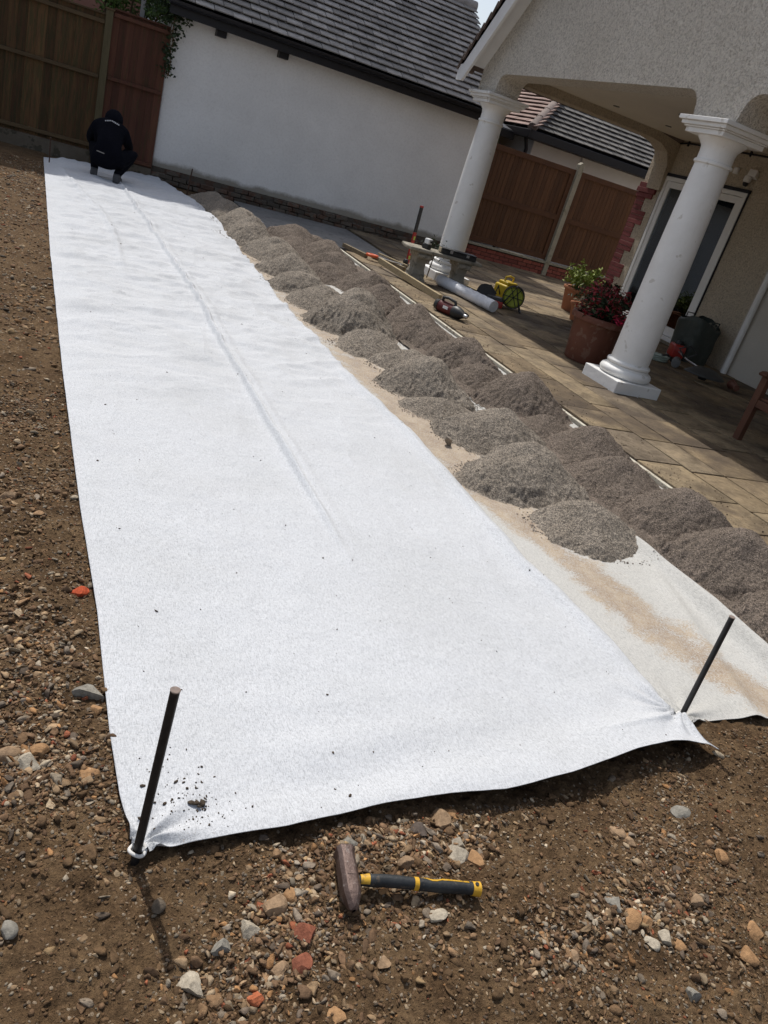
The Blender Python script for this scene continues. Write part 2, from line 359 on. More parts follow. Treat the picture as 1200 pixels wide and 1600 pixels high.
def px_ground(px, z=0):
    v = (r2*((px[0]-600)/FPX) + d2*((px[1]-800)/FPX) + fw); t = (z-1.5)/v.z; return v*t+Vector((0, 0, 1.5)), t
bv3, bf3 = ICO[3]
for i, (px, sz, colr, asp, lab) in enumerate(BIG):
    p, t = px_ground(px); s = sz/FPX*t*.86
    g = np.random.default_rng(100+i)
    V = bv3.copy()
    for _ in range(9):
        d = g.normal(size=3); d /= np.linalg.norm(d); V -= d*np.maximum(V@d-g.uniform(.38, .8), 0)[:, None]
    V += (g.normal(0, .008, V.shape))
    V *= np.array([.72*math.sqrt(asp), .72/math.sqrt(asp), .50])*s
    a = g.uniform(-.6, .6) if asp > 1 else g.uniform(0, 3); V[:, :2] = V[:, :2]@np.array([[math.cos(a), math.sin(a)], [-math.sin(a), math.cos(a)]])
    me = bpy.data.meshes.new('stone'); me.from_pydata([tuple(q) for q in V], [], [tuple(int(k) for k in f) for f in bf3])
    me.polygons.foreach_set('use_smooth', [True]*len(me.polygons)); me.set_sharp_from_angle(angle=R(28))
    at = me.attributes.new('col', 'FLOAT_COLOR', 'POINT'); at.data.foreach_set('color', np.tile(np.array([*colr, 1.0]), (len(V), 1)).ravel().astype(np.float32))
    me.materials.append(GRAV); o = bpy.data.objects.new('stone', me); COL.objects.link(o)
    o.location = (p.x, p.y, float(ground_z(np.array(p.x), np.array(p.y)))+s*.07)
    tag(o, lab, 'stone', 'bigger stones lying on the soil')

# ================================================================== CLOTHS
def cloth_mat(name, base, stain=False):
    m, n, L, P = nodes(name); v = obvec(n, L)
    mp = n.new('ShaderNodeMapping'); mp.inputs['Scale'].default_value = (430, 70, 200); mp.inputs['Rotation'].default_value = (0, 0, .12); L.new(v, mp.inputs[0])
    fib = tex_noise(n, L, mp.outputs[0], 1, 3, .6, .8)
    mp2 = n.new('ShaderNodeMapping'); mp2.inputs['Scale'].default_value = (140, 260, 200); mp2.inputs['Rotation'].default_value = (0, 0, -.5); L.new(v, mp2.inputs[0])
    fib2 = tex_noise(n, L, mp2.outputs[0], 1, 3, .6, 1.2)
    big = tex_noise(n, L, v, 1.6, 4, .55)
    f = mth(n, L, 'ADD', mth(n, L, 'MULTIPLY', fib, .6), mth(n, L, 'MULTIPLY', fib2, .4))
    c = ramp(n, L, f, [(.38, tuple(k*.66 for k in base)), (.47, tuple(k*.90 for k in base)), (.58, tuple(k*1.06 for k in base))])
    c = mixc(n, L, c, ramp(n, L, big, [(.34, (.94, .938, .93)), (.56, (1, 1, 1))]), 1.0, 'MULTIPLY')
    # specks of soil
    sp = tex_noise(n, L, v, 120, 2, .5); zone = tex_noise(n, L, v, 4.5, 4, .6)
    k = mth(n, L, 'MULTIPLY', ramp(n, L, sp, [(.67, (0, 0, 0)), (.71, (1, 1, 1))]), ramp(n, L, zone, [(.58, (0, 0, 0)), (.70, (1, 1, 1))]))
    c = mixc(n, L, c, (.22, .17, .12), mth(n, L, 'MULTIPLY', k, .6))
    a = attr(n, 'stain'); st1 = tex_noise(n, L, v, 130, 3, .85, .3); st2 = tex_noise(n, L, v, 9, 4, .6)
    q = mth(n, L, 'ADD', mth(n, L, 'MULTIPLY', st1, .62), mth(n, L, 'MULTIPLY', st2, .5))
    q = mth(n, L, 'ADD', q, mth(n, L, 'MULTIPLY', a.outputs['Fac'], .42))
    q = ramp(n, L, q, [(.78, (0, 0, 0)), (.88, (1, 1, 1))])
    c = mixc(n, L, c, ramp(n, L, st2, [(.35, (.24, .145, .07)), (.65, (.40, .29, .175))]), mth(n, L, 'MULTIPLY', q, mth(n, L, 'MULTIPLY', ramp(n, L, f, [(.40, (1, 1, 1)), (.60, (.42, .42, .42))]), .88)))
    L.new(c, P.inputs['Base Color']); P.inputs['Roughness'].default_value = .9; P.inputs['Specular IOR Level'].default_value = .15
    b = bumpn(n, L, f, .0022, 1); b = bumpn(n, L, tex_noise(n, L, v, 14, 5, .62), .009, .8, b); L.new(b, P.inputs['Normal'])
    return m
NEWC = cloth_mat('white_geotextile', (.60, .614, .635)); OLDC = cloth_mat('used_geotextile', (.55, .54, .51), True)

def right_x(y): return np.interp(y, [1.3, 1.36, 1.40, 1.52, 1.98, 2.3, 2.55, 2.97, 3.92, 4.4, 4.96, 6.0, 6.94, 8.85, 10.77, 12.1, 13.0, 14.0], [2.24, 2.23, 2.205, 2.20, 2.21, 2.19, 2.15, 2.16, 2.17, 2.13, 2.07, 2.05, 2.03, 2.09, 2.14, 2.05, 1.9, 1.66])
def new_z(x, y):
    z = np.full(x.shape, .022)
    xc = np.interp(y, [1.5, 2.5, 5, 6.5, 8.8, 10.6, 13], [1.25, 1.24, 1.20, 1.20, 1.13, 1.06, 1.0])
    fade = sstep(2.2, 3.4, y)*(1-sstep(11.2, 12.5, y))
    z += (.034*np.exp(-((x-xc)/.018)**2) + .010*np.exp(-((x-xc-.06)/.025)**2))*fade
    far = sstep(2.8, 6.5, y)
    z += .042*far*(1-np.abs(fbm(x*1.6+y*.45, y*3.3-x*1.1, 4, 31)))**2*sstep(.1, .35, x)
    z += .006*sstep(1.6, 3, y)*(1-np.abs(fbm(x*3.4-y*.8, y*1.2+x*1.5, 3, 46)))**3
    z += .014*far*fbm(x*3.2+3, y*7.5, 3, 33)
    x2 = .62+.1*np.sin(y*.9); w = sstep(6.0, 8, y)*(1-sstep(11.5, 12.5, y)); z += .02*np.exp(-((x-x2-.12*(y-8)*-.5)/.03)**2)*w
    z -= .003*np.exp(-(np.maximum(x-cloth_left_x(y), 0)/.05)**2)*sstep(1.3, 1.6, y)
    z += .006*fbm(x*1.1, y*1.3, 3, 37) + .0045*fbm(x*6, y*5, 3, 39)
    # ripples parallel to the front edge, stronger to the right
    fr = y-new_edge_y(x)
    z += .0125*np.exp(-((fr-.08)/.24)**2)*sstep(.45, 1.0, x)*np.sin(fr*30+1.6*np.sin(x*2.1)+2*fbm(x*1.5, y*2, 2, 44))*(.6+.4*np.sin(x*3))
    # lifted front edge
    lift = np.interp(x, [.3, .5, .8, 1.1, 1.4, 1.7, 1.9, 2.02, 2.12, 2.18, 2.24], [0, .004, .006, .014, .026, .042, .052, .05, .040, .024, .008])
    z += lift*np.exp(-(np.maximum(fr, 0)/.15)**1.6)
    # gathers round both pins
    for (cx, cy, amp, k) in ((.325, 1.215, .013, 9), (2.195, 1.535, .014, 11)):
        r = np.hypot(x-cx, y-cy); th = np.arctan2(y-cy, x-cx)
        z += amp*np.sin(k*th+1)*np.exp(-(r/.13)**1.3)*sstep(0, .03, r) - .008*np.exp(-(r/.03)**2)
    # tension folds running into the right pin
    z += .008*np.exp(-(((y-1.50)-(x-2.2)*.12)/.012)**2)*sstep(1.6, 2.1, x)*(1-sstep(2.19, 2.2, x))
    # folded right margin
    d = right_x(y)-x; w = sstep(1.6, 2.1, y)*(1-sstep(4.6, 5.5, y)); z += .022*np.exp(-((d-.05)/.035)**2)*w
    z += .010*np.exp(-((d-.02)/.02)**2)*sstep(4, 6, y)*(.5+.5*np.sin(y*5))
    return z
nv, nu = 640, 320
t = np.linspace(0, 1, nv)**1.75; u = np.linspace(0, 1, nu)
T, U = np.meshgrid(t, u, indexing='ij')
# the near end follows the front edge line, the far end the fence
XF = .302+U*(2.235-.302); YF = new_edge_y(XF)
XB = .05+U*(1.70-.05); YB = 13.05+.75*U
Y = YF+T*(YB-YF); X = cloth_left_x(Y)+U*(right_x(Y)-cloth_left_x(Y))
k = np.exp(-np.maximum(T*12-.0, 0)*18); X = X*(1-k)+XF*k
Z = new_z(X, Y)
st = .12*sstep(.1, .6, fbm(X*1.7, Y*1.1, 4, 91)) + .05*np.exp(-((X-.45)**2+(Y-1.3)**2)/.02) + .25*np.exp(-((X-.39)**2+(Y-1.22)**2)/.004) + .30*sstep(.12, .0, right_x(Y)-X)*sstep(4, 7, Y) + .12*np.exp(-((X-1.45)**2+(Y-1.36)**2)/.004)
new_sheet = tag(gridmesh('geotextile_sheet', X, Y, Z, NEWC, attrs={'stain': st}, thick=.0022), 'long clean white geotextile sheet pinned flat on the soil', 'ground sheet')
# older sheet
def old_z(x, y):
    z = np.full(x.shape, .010); z += .004*fbm(x*4, y*3, 3, 51)
    e = np.interp(y, [1.4, 1.8, 2.2, 2.6, 3.6, 5], [.03, .075, .075, .05, .012, .0])
    z += e*np.exp(-((x-(2.99+.02*np.sin(y*3)))/.05)**2)
    z += .008*np.exp(-((y-1.49)/.03)**2)*sstep(2.35, 2.6, x)+.02*np.exp(-((x-2.6-.35*(y-1.6))/.05)**2)*(1-sstep(2.4, 3.2, y))
    r = np.hypot(x-2.24, y-1.53); th = np.arctan2(y-1.53, x-2.24); z += .010*np.sin(9*th)*np.exp(-(r/.18)**1.4)
    return z
t = np.linspace(0, 1, 420)**1.6; T, U = np.meshgrid(t, np.linspace(0, 1, 100), indexing='ij')
xr = lambda y: np.interp(y, [1.4, 3, 14], [3.06, 3.06, 3.05])
Y = 1.485+T*(12.9-1.485); X = 2.0+.03*np.sin(Y)+U*(xr(Y)-2.0); X = np.where(Y < 1.8, 2.19+U*(xr(Y)-2.19)*1.0, X)
kk = sstep(1.485, 1.9, Y); X = (2.20+U*(3.06-2.20))*(1-kk)+(2.0+U*(xr(Y)-2.0))*kk
Y = Y + .02*np.sin(X*6)*(1-T)
Z = old_z(X, Y)
cx = np.interp(Y, [1.4, 1.7, 2.2, 2.9, 4.2, 7, 12], [2.86, 2.66, 2.52, 2.40, 2.33, 2.22, 2.2])
st = .95*np.exp(-((X-cx)/.20)**2)*(1-.40*sstep(3, 6, Y)) + .34*sstep(2.4, 3.6, Y) + .22*fbm(X*5, Y*3, 4, 93)
tag(gridmesh('geotextile_sheet', X, Y, Z, OLDC, attrs={'stain': st}, thick=.002), 'older mud-stained white geotextile sheet running under the left row of grit heaps', 'ground sheet')
# third strip under the right row
Y, X = np.meshgrid(np.linspace(1.2, 11.4, 200), np.linspace(3.075, 3.93, 30), indexing='ij')
tag(gridmesh('geotextile_sheet', X, Y, .012-.006*1+.004*fbm(X*4, Y*4, 3, 5), OLDC, attrs={'stain': .2+0*X}, thick=.002), 'strip of geotextile almost hidden under the right row of grit heaps', 'ground sheet')

# ================================================================== GRIT HEAPS
def grit_mat(name, c1, c2):
    m, n, L, P = nodes(name); v = obvec(n, L)
    a = tex_noise(n, L, v, 300, 2, .7); b = tex_noise(n, L, v, 3.5, 5, .6)
    c = ramp(n, L, b, [(.3, c1), (.7, c2)])
    c = mixc(n, L, c, ramp(n, L, a, [(.28, (.35, .35, .35)), (.5, (1, 1, 1)), (.7, (1.9, 1.85, 1.8))]), 1.0, 'MULTIPLY')
    vo = n.new('ShaderNodeTexVoronoi'); vo.inputs['Scale'].default_value = 210; L.new(v, vo.inputs['Vector'])
    hs = n.new('ShaderNodeSeparateColor'); L.new(vo.outputs['Color'], hs.inputs[0])
    c = mixc(n, L, c, ramp(n, L, hs.outputs[0], [(0, (.45, .44, .43)), (.5, (1, 1, 1)), (1, (1.7, 1.66, 1.6))]), 1.0, 'MULTIPLY')
    L.new(c, P.inputs['Base Color']); P.inputs['Roughness'].default_value = .95; P.inputs['Specular IOR Level'].default_value = .15
    q = bumpn(n, L, vo.outputs['Distance'], .005, 1); q = bumpn(n, L, a, .004, 1, q); q = bumpn(n, L, tex_noise(n, L, v, 38, 4, .65), .008, .8, q)
    L.new(q, P.inputs['Normal']); return m
GA = grit_mat('grey_grit', (.225, .196, .163), (.30, .265, .224)); GB = grit_mat('brown_grit', (.150, .124, .102), (.215, .178, .150))
def heap(cx, cy, rx, ry, h, rz, m, label, group, seed):
    g_ = random.Random(seed); ry = ry*g_.uniform(1.18, 1.36)*(1-.10*min(1, max(0, (cy-6)/3))); h = h*(1+.22*min(1, max(0, (cy-5)/3))); rx = rx*g_.uniform(.98, 1.1); h = h*g_.uniform(1.35, 1.75); cy = cy+.03
    n = 120; a = np.linspace(-1.12, 1.12, n); U, V = np.meshgrid(a, a)
    px = U*rx; py = V*ry; ca, sa = math.cos(rz), math.sin(rz)
    wx = cx+px*ca-py*sa; wy = cy+px*sa+py*ca
    ang = np.arctan2(V, U)
    rr = np.hypot(U, V)*(1+.10*np.sin(2*ang+seed)+.06*np.sin(3*ang+seed*2.3)+.09*fbm(wx*9, wy*9, 3, seed)+.06*fbm(wx*45, wy*45, 3, seed+1))
    # tipped heap: steep far side (towards +y), long near slope
    sk = .16*V
    pk = .26; Vw = np.where(V > pk, (V-pk)/(1-pk*.75), (V-pk)/(1+pk*.75)); Vw = pk*0+Vw
    r3 = np.hypot(U, Vw)*(rr/np.maximum(np.hypot(U, V), 1e-6)); e = .085
    prof = np.clip((math.sqrt(1+e)-np.sqrt(r3**2+e))/(math.sqrt(1+e)-math.sqrt(e)), 0, 1); prof = np.where(rr < 1, prof*np.clip((1-rr)*7, 0, 1)**.5, 0)
    z = h*prof + .15*h*fbm(wx*5, wy*5, 3, seed+3)*np.clip(prof*2, 0, 1) + .022*h*fbm(wx*17, wy*17, 3, seed+5)*np.clip(prof*3, 0, 1)
    z += .0045*fbm(wx*70, wy*70, 2, seed+7)*np.clip(prof*6, 0, 1)
    z = np.where(rr < 1, z, -.03*np.clip((rr-1)*8, 0, 1)) + .004
    o = gridmesh('grit_heap', px*ca-py*sa, px*sa+py*ca, z+.006, m, loc=(cx, cy, 0))
    return tag(o, label, 'grit heap', group)
HA = [(2.74,2.83,.33,.20,.115,-.35),(2.66,3.36,.41,.27,.17,-.3),(2.80,3.98,.40,.25,.15,-.25),(2.60,4.42,.28,.17,.075,-.1),(2.66,4.83,.36,.23,.15,-.2),
      (2.74,5.33,.34,.22,.12,-.2),(2.56,5.76,.34,.20,.09,-.1),(2.60,6.38,.42,.34,.20,-.2),(2.50,6.98,.34,.24,.10,0),(2.44,7.50,.36,.26,.12,-.1),
      (2.50,8.12,.35,.28,.12,0),(2.52,8.92,.40,.36,.15,0),(2.38,9.70,.38,.38,.15,0),(2.46,10.60,.38,.38,.14,0),(2.42,11.6,.36,.42,.11,0),(2.4,12.45,.34,.34,.10,0)]
HB = [(3.55,1.93,.46,.30,.17,-.1),(3.52,2.42,.43,.28,.17,-.2),(3.56,2.90,.44,.28,.17,-.2),(3.45,3.42,.42,.26,.14,-.2),(3.58,3.92,.38,.26,.15,-.2),(3.46,4.32,.30,.20,.09,-.1),
      (3.55,4.82,.40,.28,.16,-.2),(3.42,5.28,.34,.22,.10,0),(3.52,5.78,.38,.28,.14,-.1),(3.36,6.30,.36,.26,.11,0),(3.48,6.85,.38,.30,.13,0),(3.32,7.45,.38,.30,.12,0),
      (3.45,8.15,.40,.36,.12,0),(3.30,8.90,.42,.36,.13,0),(3.42,9.65,.42,.38,.12,0),(3.15,10.4,.46,.40,.14,0),(3.55,10.65,.38,.36,.08,0),(3.05,8.45,.36,.32,.09,0),(3.0,9.75,.38,.36,.10,0)]
ordw = ['nearest','second','third','fourth','fifth','sixth','seventh','eighth','ninth','tenth','eleventh','twelfth','thirteenth','fourteenth','fifteenth','sixteenth','seventeenth','eighteenth','nineteenth']
for i, (cx, cy, rx, ry, h, rz) in enumerate(HA):
    s = 'low' if h < .1 else ('tall' if h > .16 else 'rounded')
    heap(cx, cy, rx, ry, h, rz, GA, f'{s} heap of grey grit, {ordw[i]} from the camera in the row beside the white sheet', 'grey grit heaps on the stained sheet', 40+i)
HB2 = sorted([(q[0]-.055, q[1], q[2]*.97, *q[3:]) for q in HB], key=lambda q: q[1])
for i, (cx, cy, rx, ry, h, rz) in enumerate(HB2):
    s = 'low' if h < .1 else ('tall' if h > .16 else 'rounded')
    heap(cx, cy, rx, ry, h, rz, GB, f'{s} heap of brownish grit, {ordw[i]} from the camera in the row beside the patio', 'brown grit heaps along the patio edge', 80+i)
# thin spread of grit between the right-hand heaps
Y, X = np.meshgrid(np.linspace(1.0, 11.3, 500), np.linspace(3.0, 3.965, 80), indexing='ij')
Zs = .026-.05*sstep(3.80, 3.93, X+.05*fbm(Y*3, X*0, 3, 75))+.035*fbm(X*3, Y*3, 4, 71)+.012*fbm(X*14, Y*14, 3, 72)-.055*sstep(3.14+.05*fbm(Y*2, X*0, 3, 73), 3.05, X)*sstep(.1, .5, fbm(Y*1.9, X*0, 2, 74))
tag(gridmesh('grit_layer', X, Y, Zs, GB), 'thin brown grit spread between the heaps by the patio', 'grit', kind='stuff')
# stray grains round the heaps
gx2, gy2, gs = [], [], []
for (cx, cy, rx, ry, h, rz) in HA:
    n = 330; a = g1.uniform(0, 6.283, n); r = 1+np.abs(g1.normal(0, .10, n))
    gx2.append(cx+np.cos(a)*rx*r*math.cos(rz)-np.sin(a)*ry*r*math.sin(rz)); gy2.append(cy+np.cos(a)*rx*r*math.sin(rz)+np.sin(a)*ry*r*math.cos(rz))
x = np.concatenate(gx2); y = np.concatenate(gy2); s = g1.uniform(.004, .009, len(x)); z = np.maximum(old_z(x, y), np.where(x < right_x(y), new_z(x, y), 0))+s*.25
tag(stones_mesh('stray_grit', np.stack([x, y, z], -1), s, np.array([(.22, .19, .165)])*g1.uniform(.5, 1.5, (len(x), 1)), 1, seed=15), 'stray grains of grit scattered on the sheets around the heaps', 'grit', kind='stuff')
# soil specks lying on the new sheet
n = 230; x = g1.uniform(.3, 2.15, n); y = 1.25+g1.uniform(0, 1, n)**1.6*9
x = np.concatenate([x, .46+g1.normal(0, .05, 60), .40+g1.normal(0, .04, 50)]); y = np.concatenate([y, 1.28+g1.normal(0, .04, 60), 1.36+g1.normal(0, .07, 50)])
ok = (x > .32) & (y > cloth_edge_y(x)+.02) & (x < right_x(y)-.03); x, y = x[ok], y[ok]; s = size_draw(len(x), .0028, .011, 2.4, g1)
tag(stones_mesh('soil_specks', np.stack([x, y, new_z(x, y)+s*.25], -1), s, np.array([(.075, .055, .038)])*g1.uniform(.6, 1.5, (len(x), 1)), 1, seed=16, flat=(.6, .9)), 'small specks of soil dropped on the clean white sheet', 'soil', kind='stuff')
p, _ = px_ground((308, 1256), .03)
xs = np.array([0, .012, -.012, .006, .02]); ys = np.array([0, .004, .003, -.009, .012])
o = stones_mesh('soil_clod', np.stack([p.x+xs, p.y+ys, new_z(p.x+xs, p.y+ys)+.006], -1), np.array([.024, .018, .014, .012, .009]), np.array([(.07, .052, .036)]*5), 2, seed=3)
tag(o, 'dark clod of soil on the clean sheet right of the left pin', 'soil clod')
p, _ = px_ground((700, 686), .05)
o = stones_mesh('stone', np.array([[p.x, p.y, .045]]), np.array([.085]), np.array([(.27, .235, .20)]), 3, seed=5, flat=(.8, .9)); tag(o, 'grey brown cobble perched at the foot of the third grey heap', 'stone', 'bigger stones lying on the soil')

# ================================================================== PINS
STEEL = mat('dark_steel', (.018, .018, .020), (.04, .038, .036), 40, .5, .0006, 160, metal=.35, spec=.5)
RUST = mat('rusty_steel', (.045, .025, .018), (.10, .05, .03), 40, .8, .0008, 160)
CAPM = mat('worn_pin_end', (.17, .13, .11), (.26, .2, .17), 90, .7, .0005, 200)
CLOTHR = mat('cloth_ring', (.62, .60, .57), (.74, .73, .70), 40, .9, .001, 200)
def pin(base, top, r, label, m, ring=True):
    t = thing('road_pin', label, 'road pin', base, group='road pins holding the sheet')
    d = Vector(top)-Vector(base); dd = d.normalized()
    B().tube([-dd*.09, d-dd*.004], r, 20).build('shaft', m, t, smooth=40)
    B().tube([d-dd*.004, d-dd*.001, d], [r*1.0, r*1.10, r*.96], 20).build('pin_head', CAPM, t, smooth=30)
    if ring:
        pts = [(math.cos(a)*r*1.75, math.sin(a)*r*1.75, .006+.004*math.sin(2*a)) for a in np.linspace(0, 6.283, 25)]
        B().tube(pts, r*.42, 8, caps=False).build('cloth_collar', CLOTHR, t, smooth=60)
    return t
pin((.312, 1.195, .01), (.322, 1.198, .462), .0098, 'dark steel pin at the near left corner of the white sheet', STEEL)
pin((2.205, 1.515, .02), (2.19, 1.52, .452), .0098, 'dark steel pin at the near right corner beside the stained sheet', STEEL)
pin((.13, 12.6, .01), (.12, 12.6, .34), .008, 'thin rusty pin at the far left corner by the fence', RUST, False)
pin((2.05, 12.85, .01), (2.07, 12.85, .40), .009, 'thin rusty pin at the far right corner by the white garage wall', RUST, False)
# ================================================================== PATIO
def slab_mat():
    m, n, L, P = nodes('riven_sandstone'); v = obvec(n, L)
    a = attr(n, 'tint'); f = tex_noise(n, L, v, 3.2, 6, .68, .4); f2 = tex_noise(n, L, v, 22, 5, .65); f3 = tex_noise(n, L, v, 1.1, 5, .6)
    c = ramp(n, L, a.outputs['Fac'], [(0, (.17, .125, .08)), (.35, (.25, .185, .115)), (.7, (.31, .24, .155)), (1, (.21, .165, .12))])
    c = mixc(n, L, c, ramp(n, L, f, [(.3, (.42, .40, .38)), (.5, (.9, .9, .88)), (.7, (1.2, 1.18, 1.12))]), 1.0, 'MULTIPLY')
    c = mixc(n, L, c, ramp(n, L, f2, [(.35, (.75, .74, .72)), (.65, (1.12, 1.12, 1.1))]), 1.0, 'MULTIPLY')
    c = mixc(n, L, c, (.075, .055, .040), ramp(n, L, f3, [(.47, (0, 0, 0)), (.62, (.8, .8, .8))]))
    sp = tex_noise(n, L, v, 75, 2, .5); c = mixc(n, L, c, (.5, .46, .4), ramp(n, L, sp, [(.72, (0, 0, 0)), (.75, (.7, .7, .7))]))
    L.new(c, P.inputs['Base Color']); P.inputs['Roughness'].default_value = .8; P.inputs['Specular IOR Level'].default_value = .3
    b = bumpn(n, L, f2, .008); b = bumpn(n, L, f, .02, .7, b); L.new(b, P.inputs['Normal']); return m
SLAB = slab_mat(); JOINT = mat('dark_mortar', (.035, .028, .022), (.07, .055, .04), 30, .95, .004, 90)
tag(B().bb((4.0, -3, -.05), (8.8, 11.0, .001)).bb((5.0, 11.0, -.05), (12.0, 14.6, .004)).build('patio_bed', JOINT), kind='structure')
pb = B(); g = random.Random(5)
def slabs(x0, x1, y0, y1, widths):
    x = x0; i = 0
    while x < x1-.08:
        w = min(widths[i % len(widths)], x1-x); y = y0-g.random()*.5
        while y < y1:
            l = g.choice([.45, .6, .6, .75, .9]); a, b = max(y, y0), min(y+l, y1)
            if b-a > .06:
                dz = g.uniform(-.003, .003)
                pb.box(((x+w/2), (a+b)/2, .012+dz), (w-.017, b-a-.017, .03), (g.uniform(-.006, .006), g.uniform(-.006, .006), 0), g.random())
            y += l
        x += w; i += 1
slabs(4.035, 8.8, -2.5, 11.0, [.45, .34, .62, .45, .6, .3, .6])
slabs(5.03, 12, 11.0, 14.5, [.6, .45, .6, .3, .6])
tag(pb.build('patio', SLAB, bevel=.006, seg=2, smooth=40), kind='structure')
CREAM = mat('pale_edging', (.50, .46, .37), (.62, .58, .48), 12, .8, .001, 120, spots=(14, .6, (.22, .17, .12), .8))
tag(B().bb((3.950, -2.5, -.06), (3.985, 11.05, .030)).build('edging_strip', CREAM, bevel=.003), 'cream edging strip between the brown grit and the patio slabs', 'edging')
CONC = mat('old_concrete', (.16, .155, .15), (.24, .235, .225), 2.2, .9, .004, 70, spots=(9, .58, (.09, .085, .08), .6))
tag(B().bb((2.95, 11.35, -.06), (4.98, 13.75, .012)).build('concrete_path', CONC, bevel=.01), kind='structure')

# ================================================================== shared building materials
def render_mat(name, c1, c2, scale, bump, dist, dirt=None, k=.5, agg=None):
    m, n, L, P = nodes(name); v = obvec(n, L)
    a = tex_noise(n, L, v, scale, 3, .6, .6); b = tex_noise(n, L, v, 1.2, 5, .6)
    c = ramp(n, L, b, [(.3, c1), (.7, c2)])
    c = mixc(n, L, c, ramp(n, L, a, [(.33, (.62, .60, .57)), (.5, (.98, .98, .98)), (.66, (1.12, 1.12, 1.1))]), k, 'MULTIPLY')
    if dirt:
        sx = n.new('ShaderNodeSeparateXYZ'); L.new(v, sx.inputs[0]); zz = mth(n, L, 'ADD', sx.outputs[2], mth(n, L, 'MULTIPLY', mth(n, L, 'SUBTRACT', tex_noise(n, L, v, 2.2, 6, .7), .5), dirt[2]))
        mr = n.new('ShaderNodeMapRange'); L.new(zz, mr.inputs[0]); mr.inputs[1].default_value = dirt[0]; mr.inputs[2].default_value = dirt[1]; mr.inputs[3].default_value = 1; mr.inputs[4].default_value = 0
        c = mixc(n, L, c, dirt[3], mr.outputs[0])
    L.new(c, P.inputs['Base Color']); P.inputs['Roughness'].default_value = .92; P.inputs['Specular IOR Level'].default_value = .2
    q = bumpn(n, L, a, dist, bump)
    q = bumpn(n, L, tex_noise(n, L, v, scale*3, 3, .6), dist*.3, bump, q); L.new(q, P.inputs['Normal']); return m
WHITEW = render_mat('painted_rough_wall', (.76, .755, .745), (.86, .855, .845), 30, .55, .010, dirt=(.26, .33, .22, (.33, .31, .27)), k=.16)
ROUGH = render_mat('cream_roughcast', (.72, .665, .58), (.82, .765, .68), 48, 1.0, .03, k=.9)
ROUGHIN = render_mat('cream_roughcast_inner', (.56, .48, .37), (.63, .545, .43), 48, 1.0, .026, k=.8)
SMOOTHW = mat('white_render', (.66, .66, .64), (.74, .73, .71), 1.5, .9, .003, 40)
CEILM = mat('cream_ceiling_paint', (.58, .53, .45), (.64, .585, .50), 1.2, .85, .002, 60)
COLM = mat('white_column_paint', (.76, .75, .725), (.85, .84, .82), 3.5, .6, .003, 24, spec=.4, spots=(7, .63, (.46, .42, .36), .55))
WPAINT = mat('white_gloss_paint', (.74, .74, .73), (.82, .82, .81), 3, .45, .0008, 60, spec=.5)
BLACKP = mat('black_paint', (.006, .006, .009), (.011, .011, .015), 4, .5, .001, 60, spec=.4)
BRICK = mat('red_brick', (.20, .055, .042), (.30, .095, .07), 18, .85, .004, 90, tint=.5, spots=(30, .62, (.10, .05, .045), .6))
QUOIN = mat('painted_red_brick', (.17, .045, .045), (.23, .07, .065), 12, .75, .003, 70, tint=.35)
OLDBRICK = mat('weathered_brick', (.085, .050, .036), (.15, .095, .07), 14, .95, .012, 40, tint=.6, spots=(6, .44, (.115, .10, .082), .9))
TILE = mat('grey_roof_tile', (.25, .235, .22), (.40, .375, .35), 7, .85, .004, 60, tint=.55, spots=(26, .66, (.52, .51, .47), .8))
TILE2 = mat('dark_grey_roof_tile', (.10, .095, .09), (.17, .16, .15), 7, .85, .004, 60, tint=.5)
TILE_SUNLIT = mat('sunlit_roof_tile', (.24, .165, .14), (.34, .24, .205), 7, .85, .004, 60, tint=.4, spots=(26, .64, (.5, .46, .42), .6))  # sunlit pink look of the left hip slope, put into the tile colour
def tiled(parent, name, P0, U, V, nu, nv, m, th=.022, seed=1, clip=None, under=True):
    """plain tiles on a slope. P0 eave corner, U along the eave (one tile), V up the slope (one course)"""
    gg = random.Random(seed); P0, U, V = Vector(P0), Vector(U), Vector(V); N = U.cross(V).normalized(); u = U.normalized(); w = V.normalized(); b = B()
    for j in range(nv):
        off = .5 if j % 2 else 0
        for i in range(-1 if off else 0, nu):
            a, e = max(0, i+off), min(nu, i+1+off)
            if e-a < .1: continue
            if clip and not clip(a+.5*(e-a), j): continue
            c = P0+U*((a+e)/2)+V*(j+.72)+N*(.040+gg.uniform(0, .007))
            tl = gg.uniform(-.012, .012); 
            M = Matrix((u, (w*math.cos(.235)-N*math.sin(.235)), (N*math.cos(.235)+w*math.sin(.235)))).transposed() @ Matrix.Rotation(tl, 3, 'Z')
            b.box(c, (U.length*(e-a)-gg.uniform(.006, .014), V.length*1.35, th), M, gg.random())
    return b.build(name, m, parent)

# ================================================================== WHITE GARAGE (left background)
gar = thing('garage', 'long white painted garage with grey tiled roof and black gutter', 'building', (1.62, 13.9, 0))
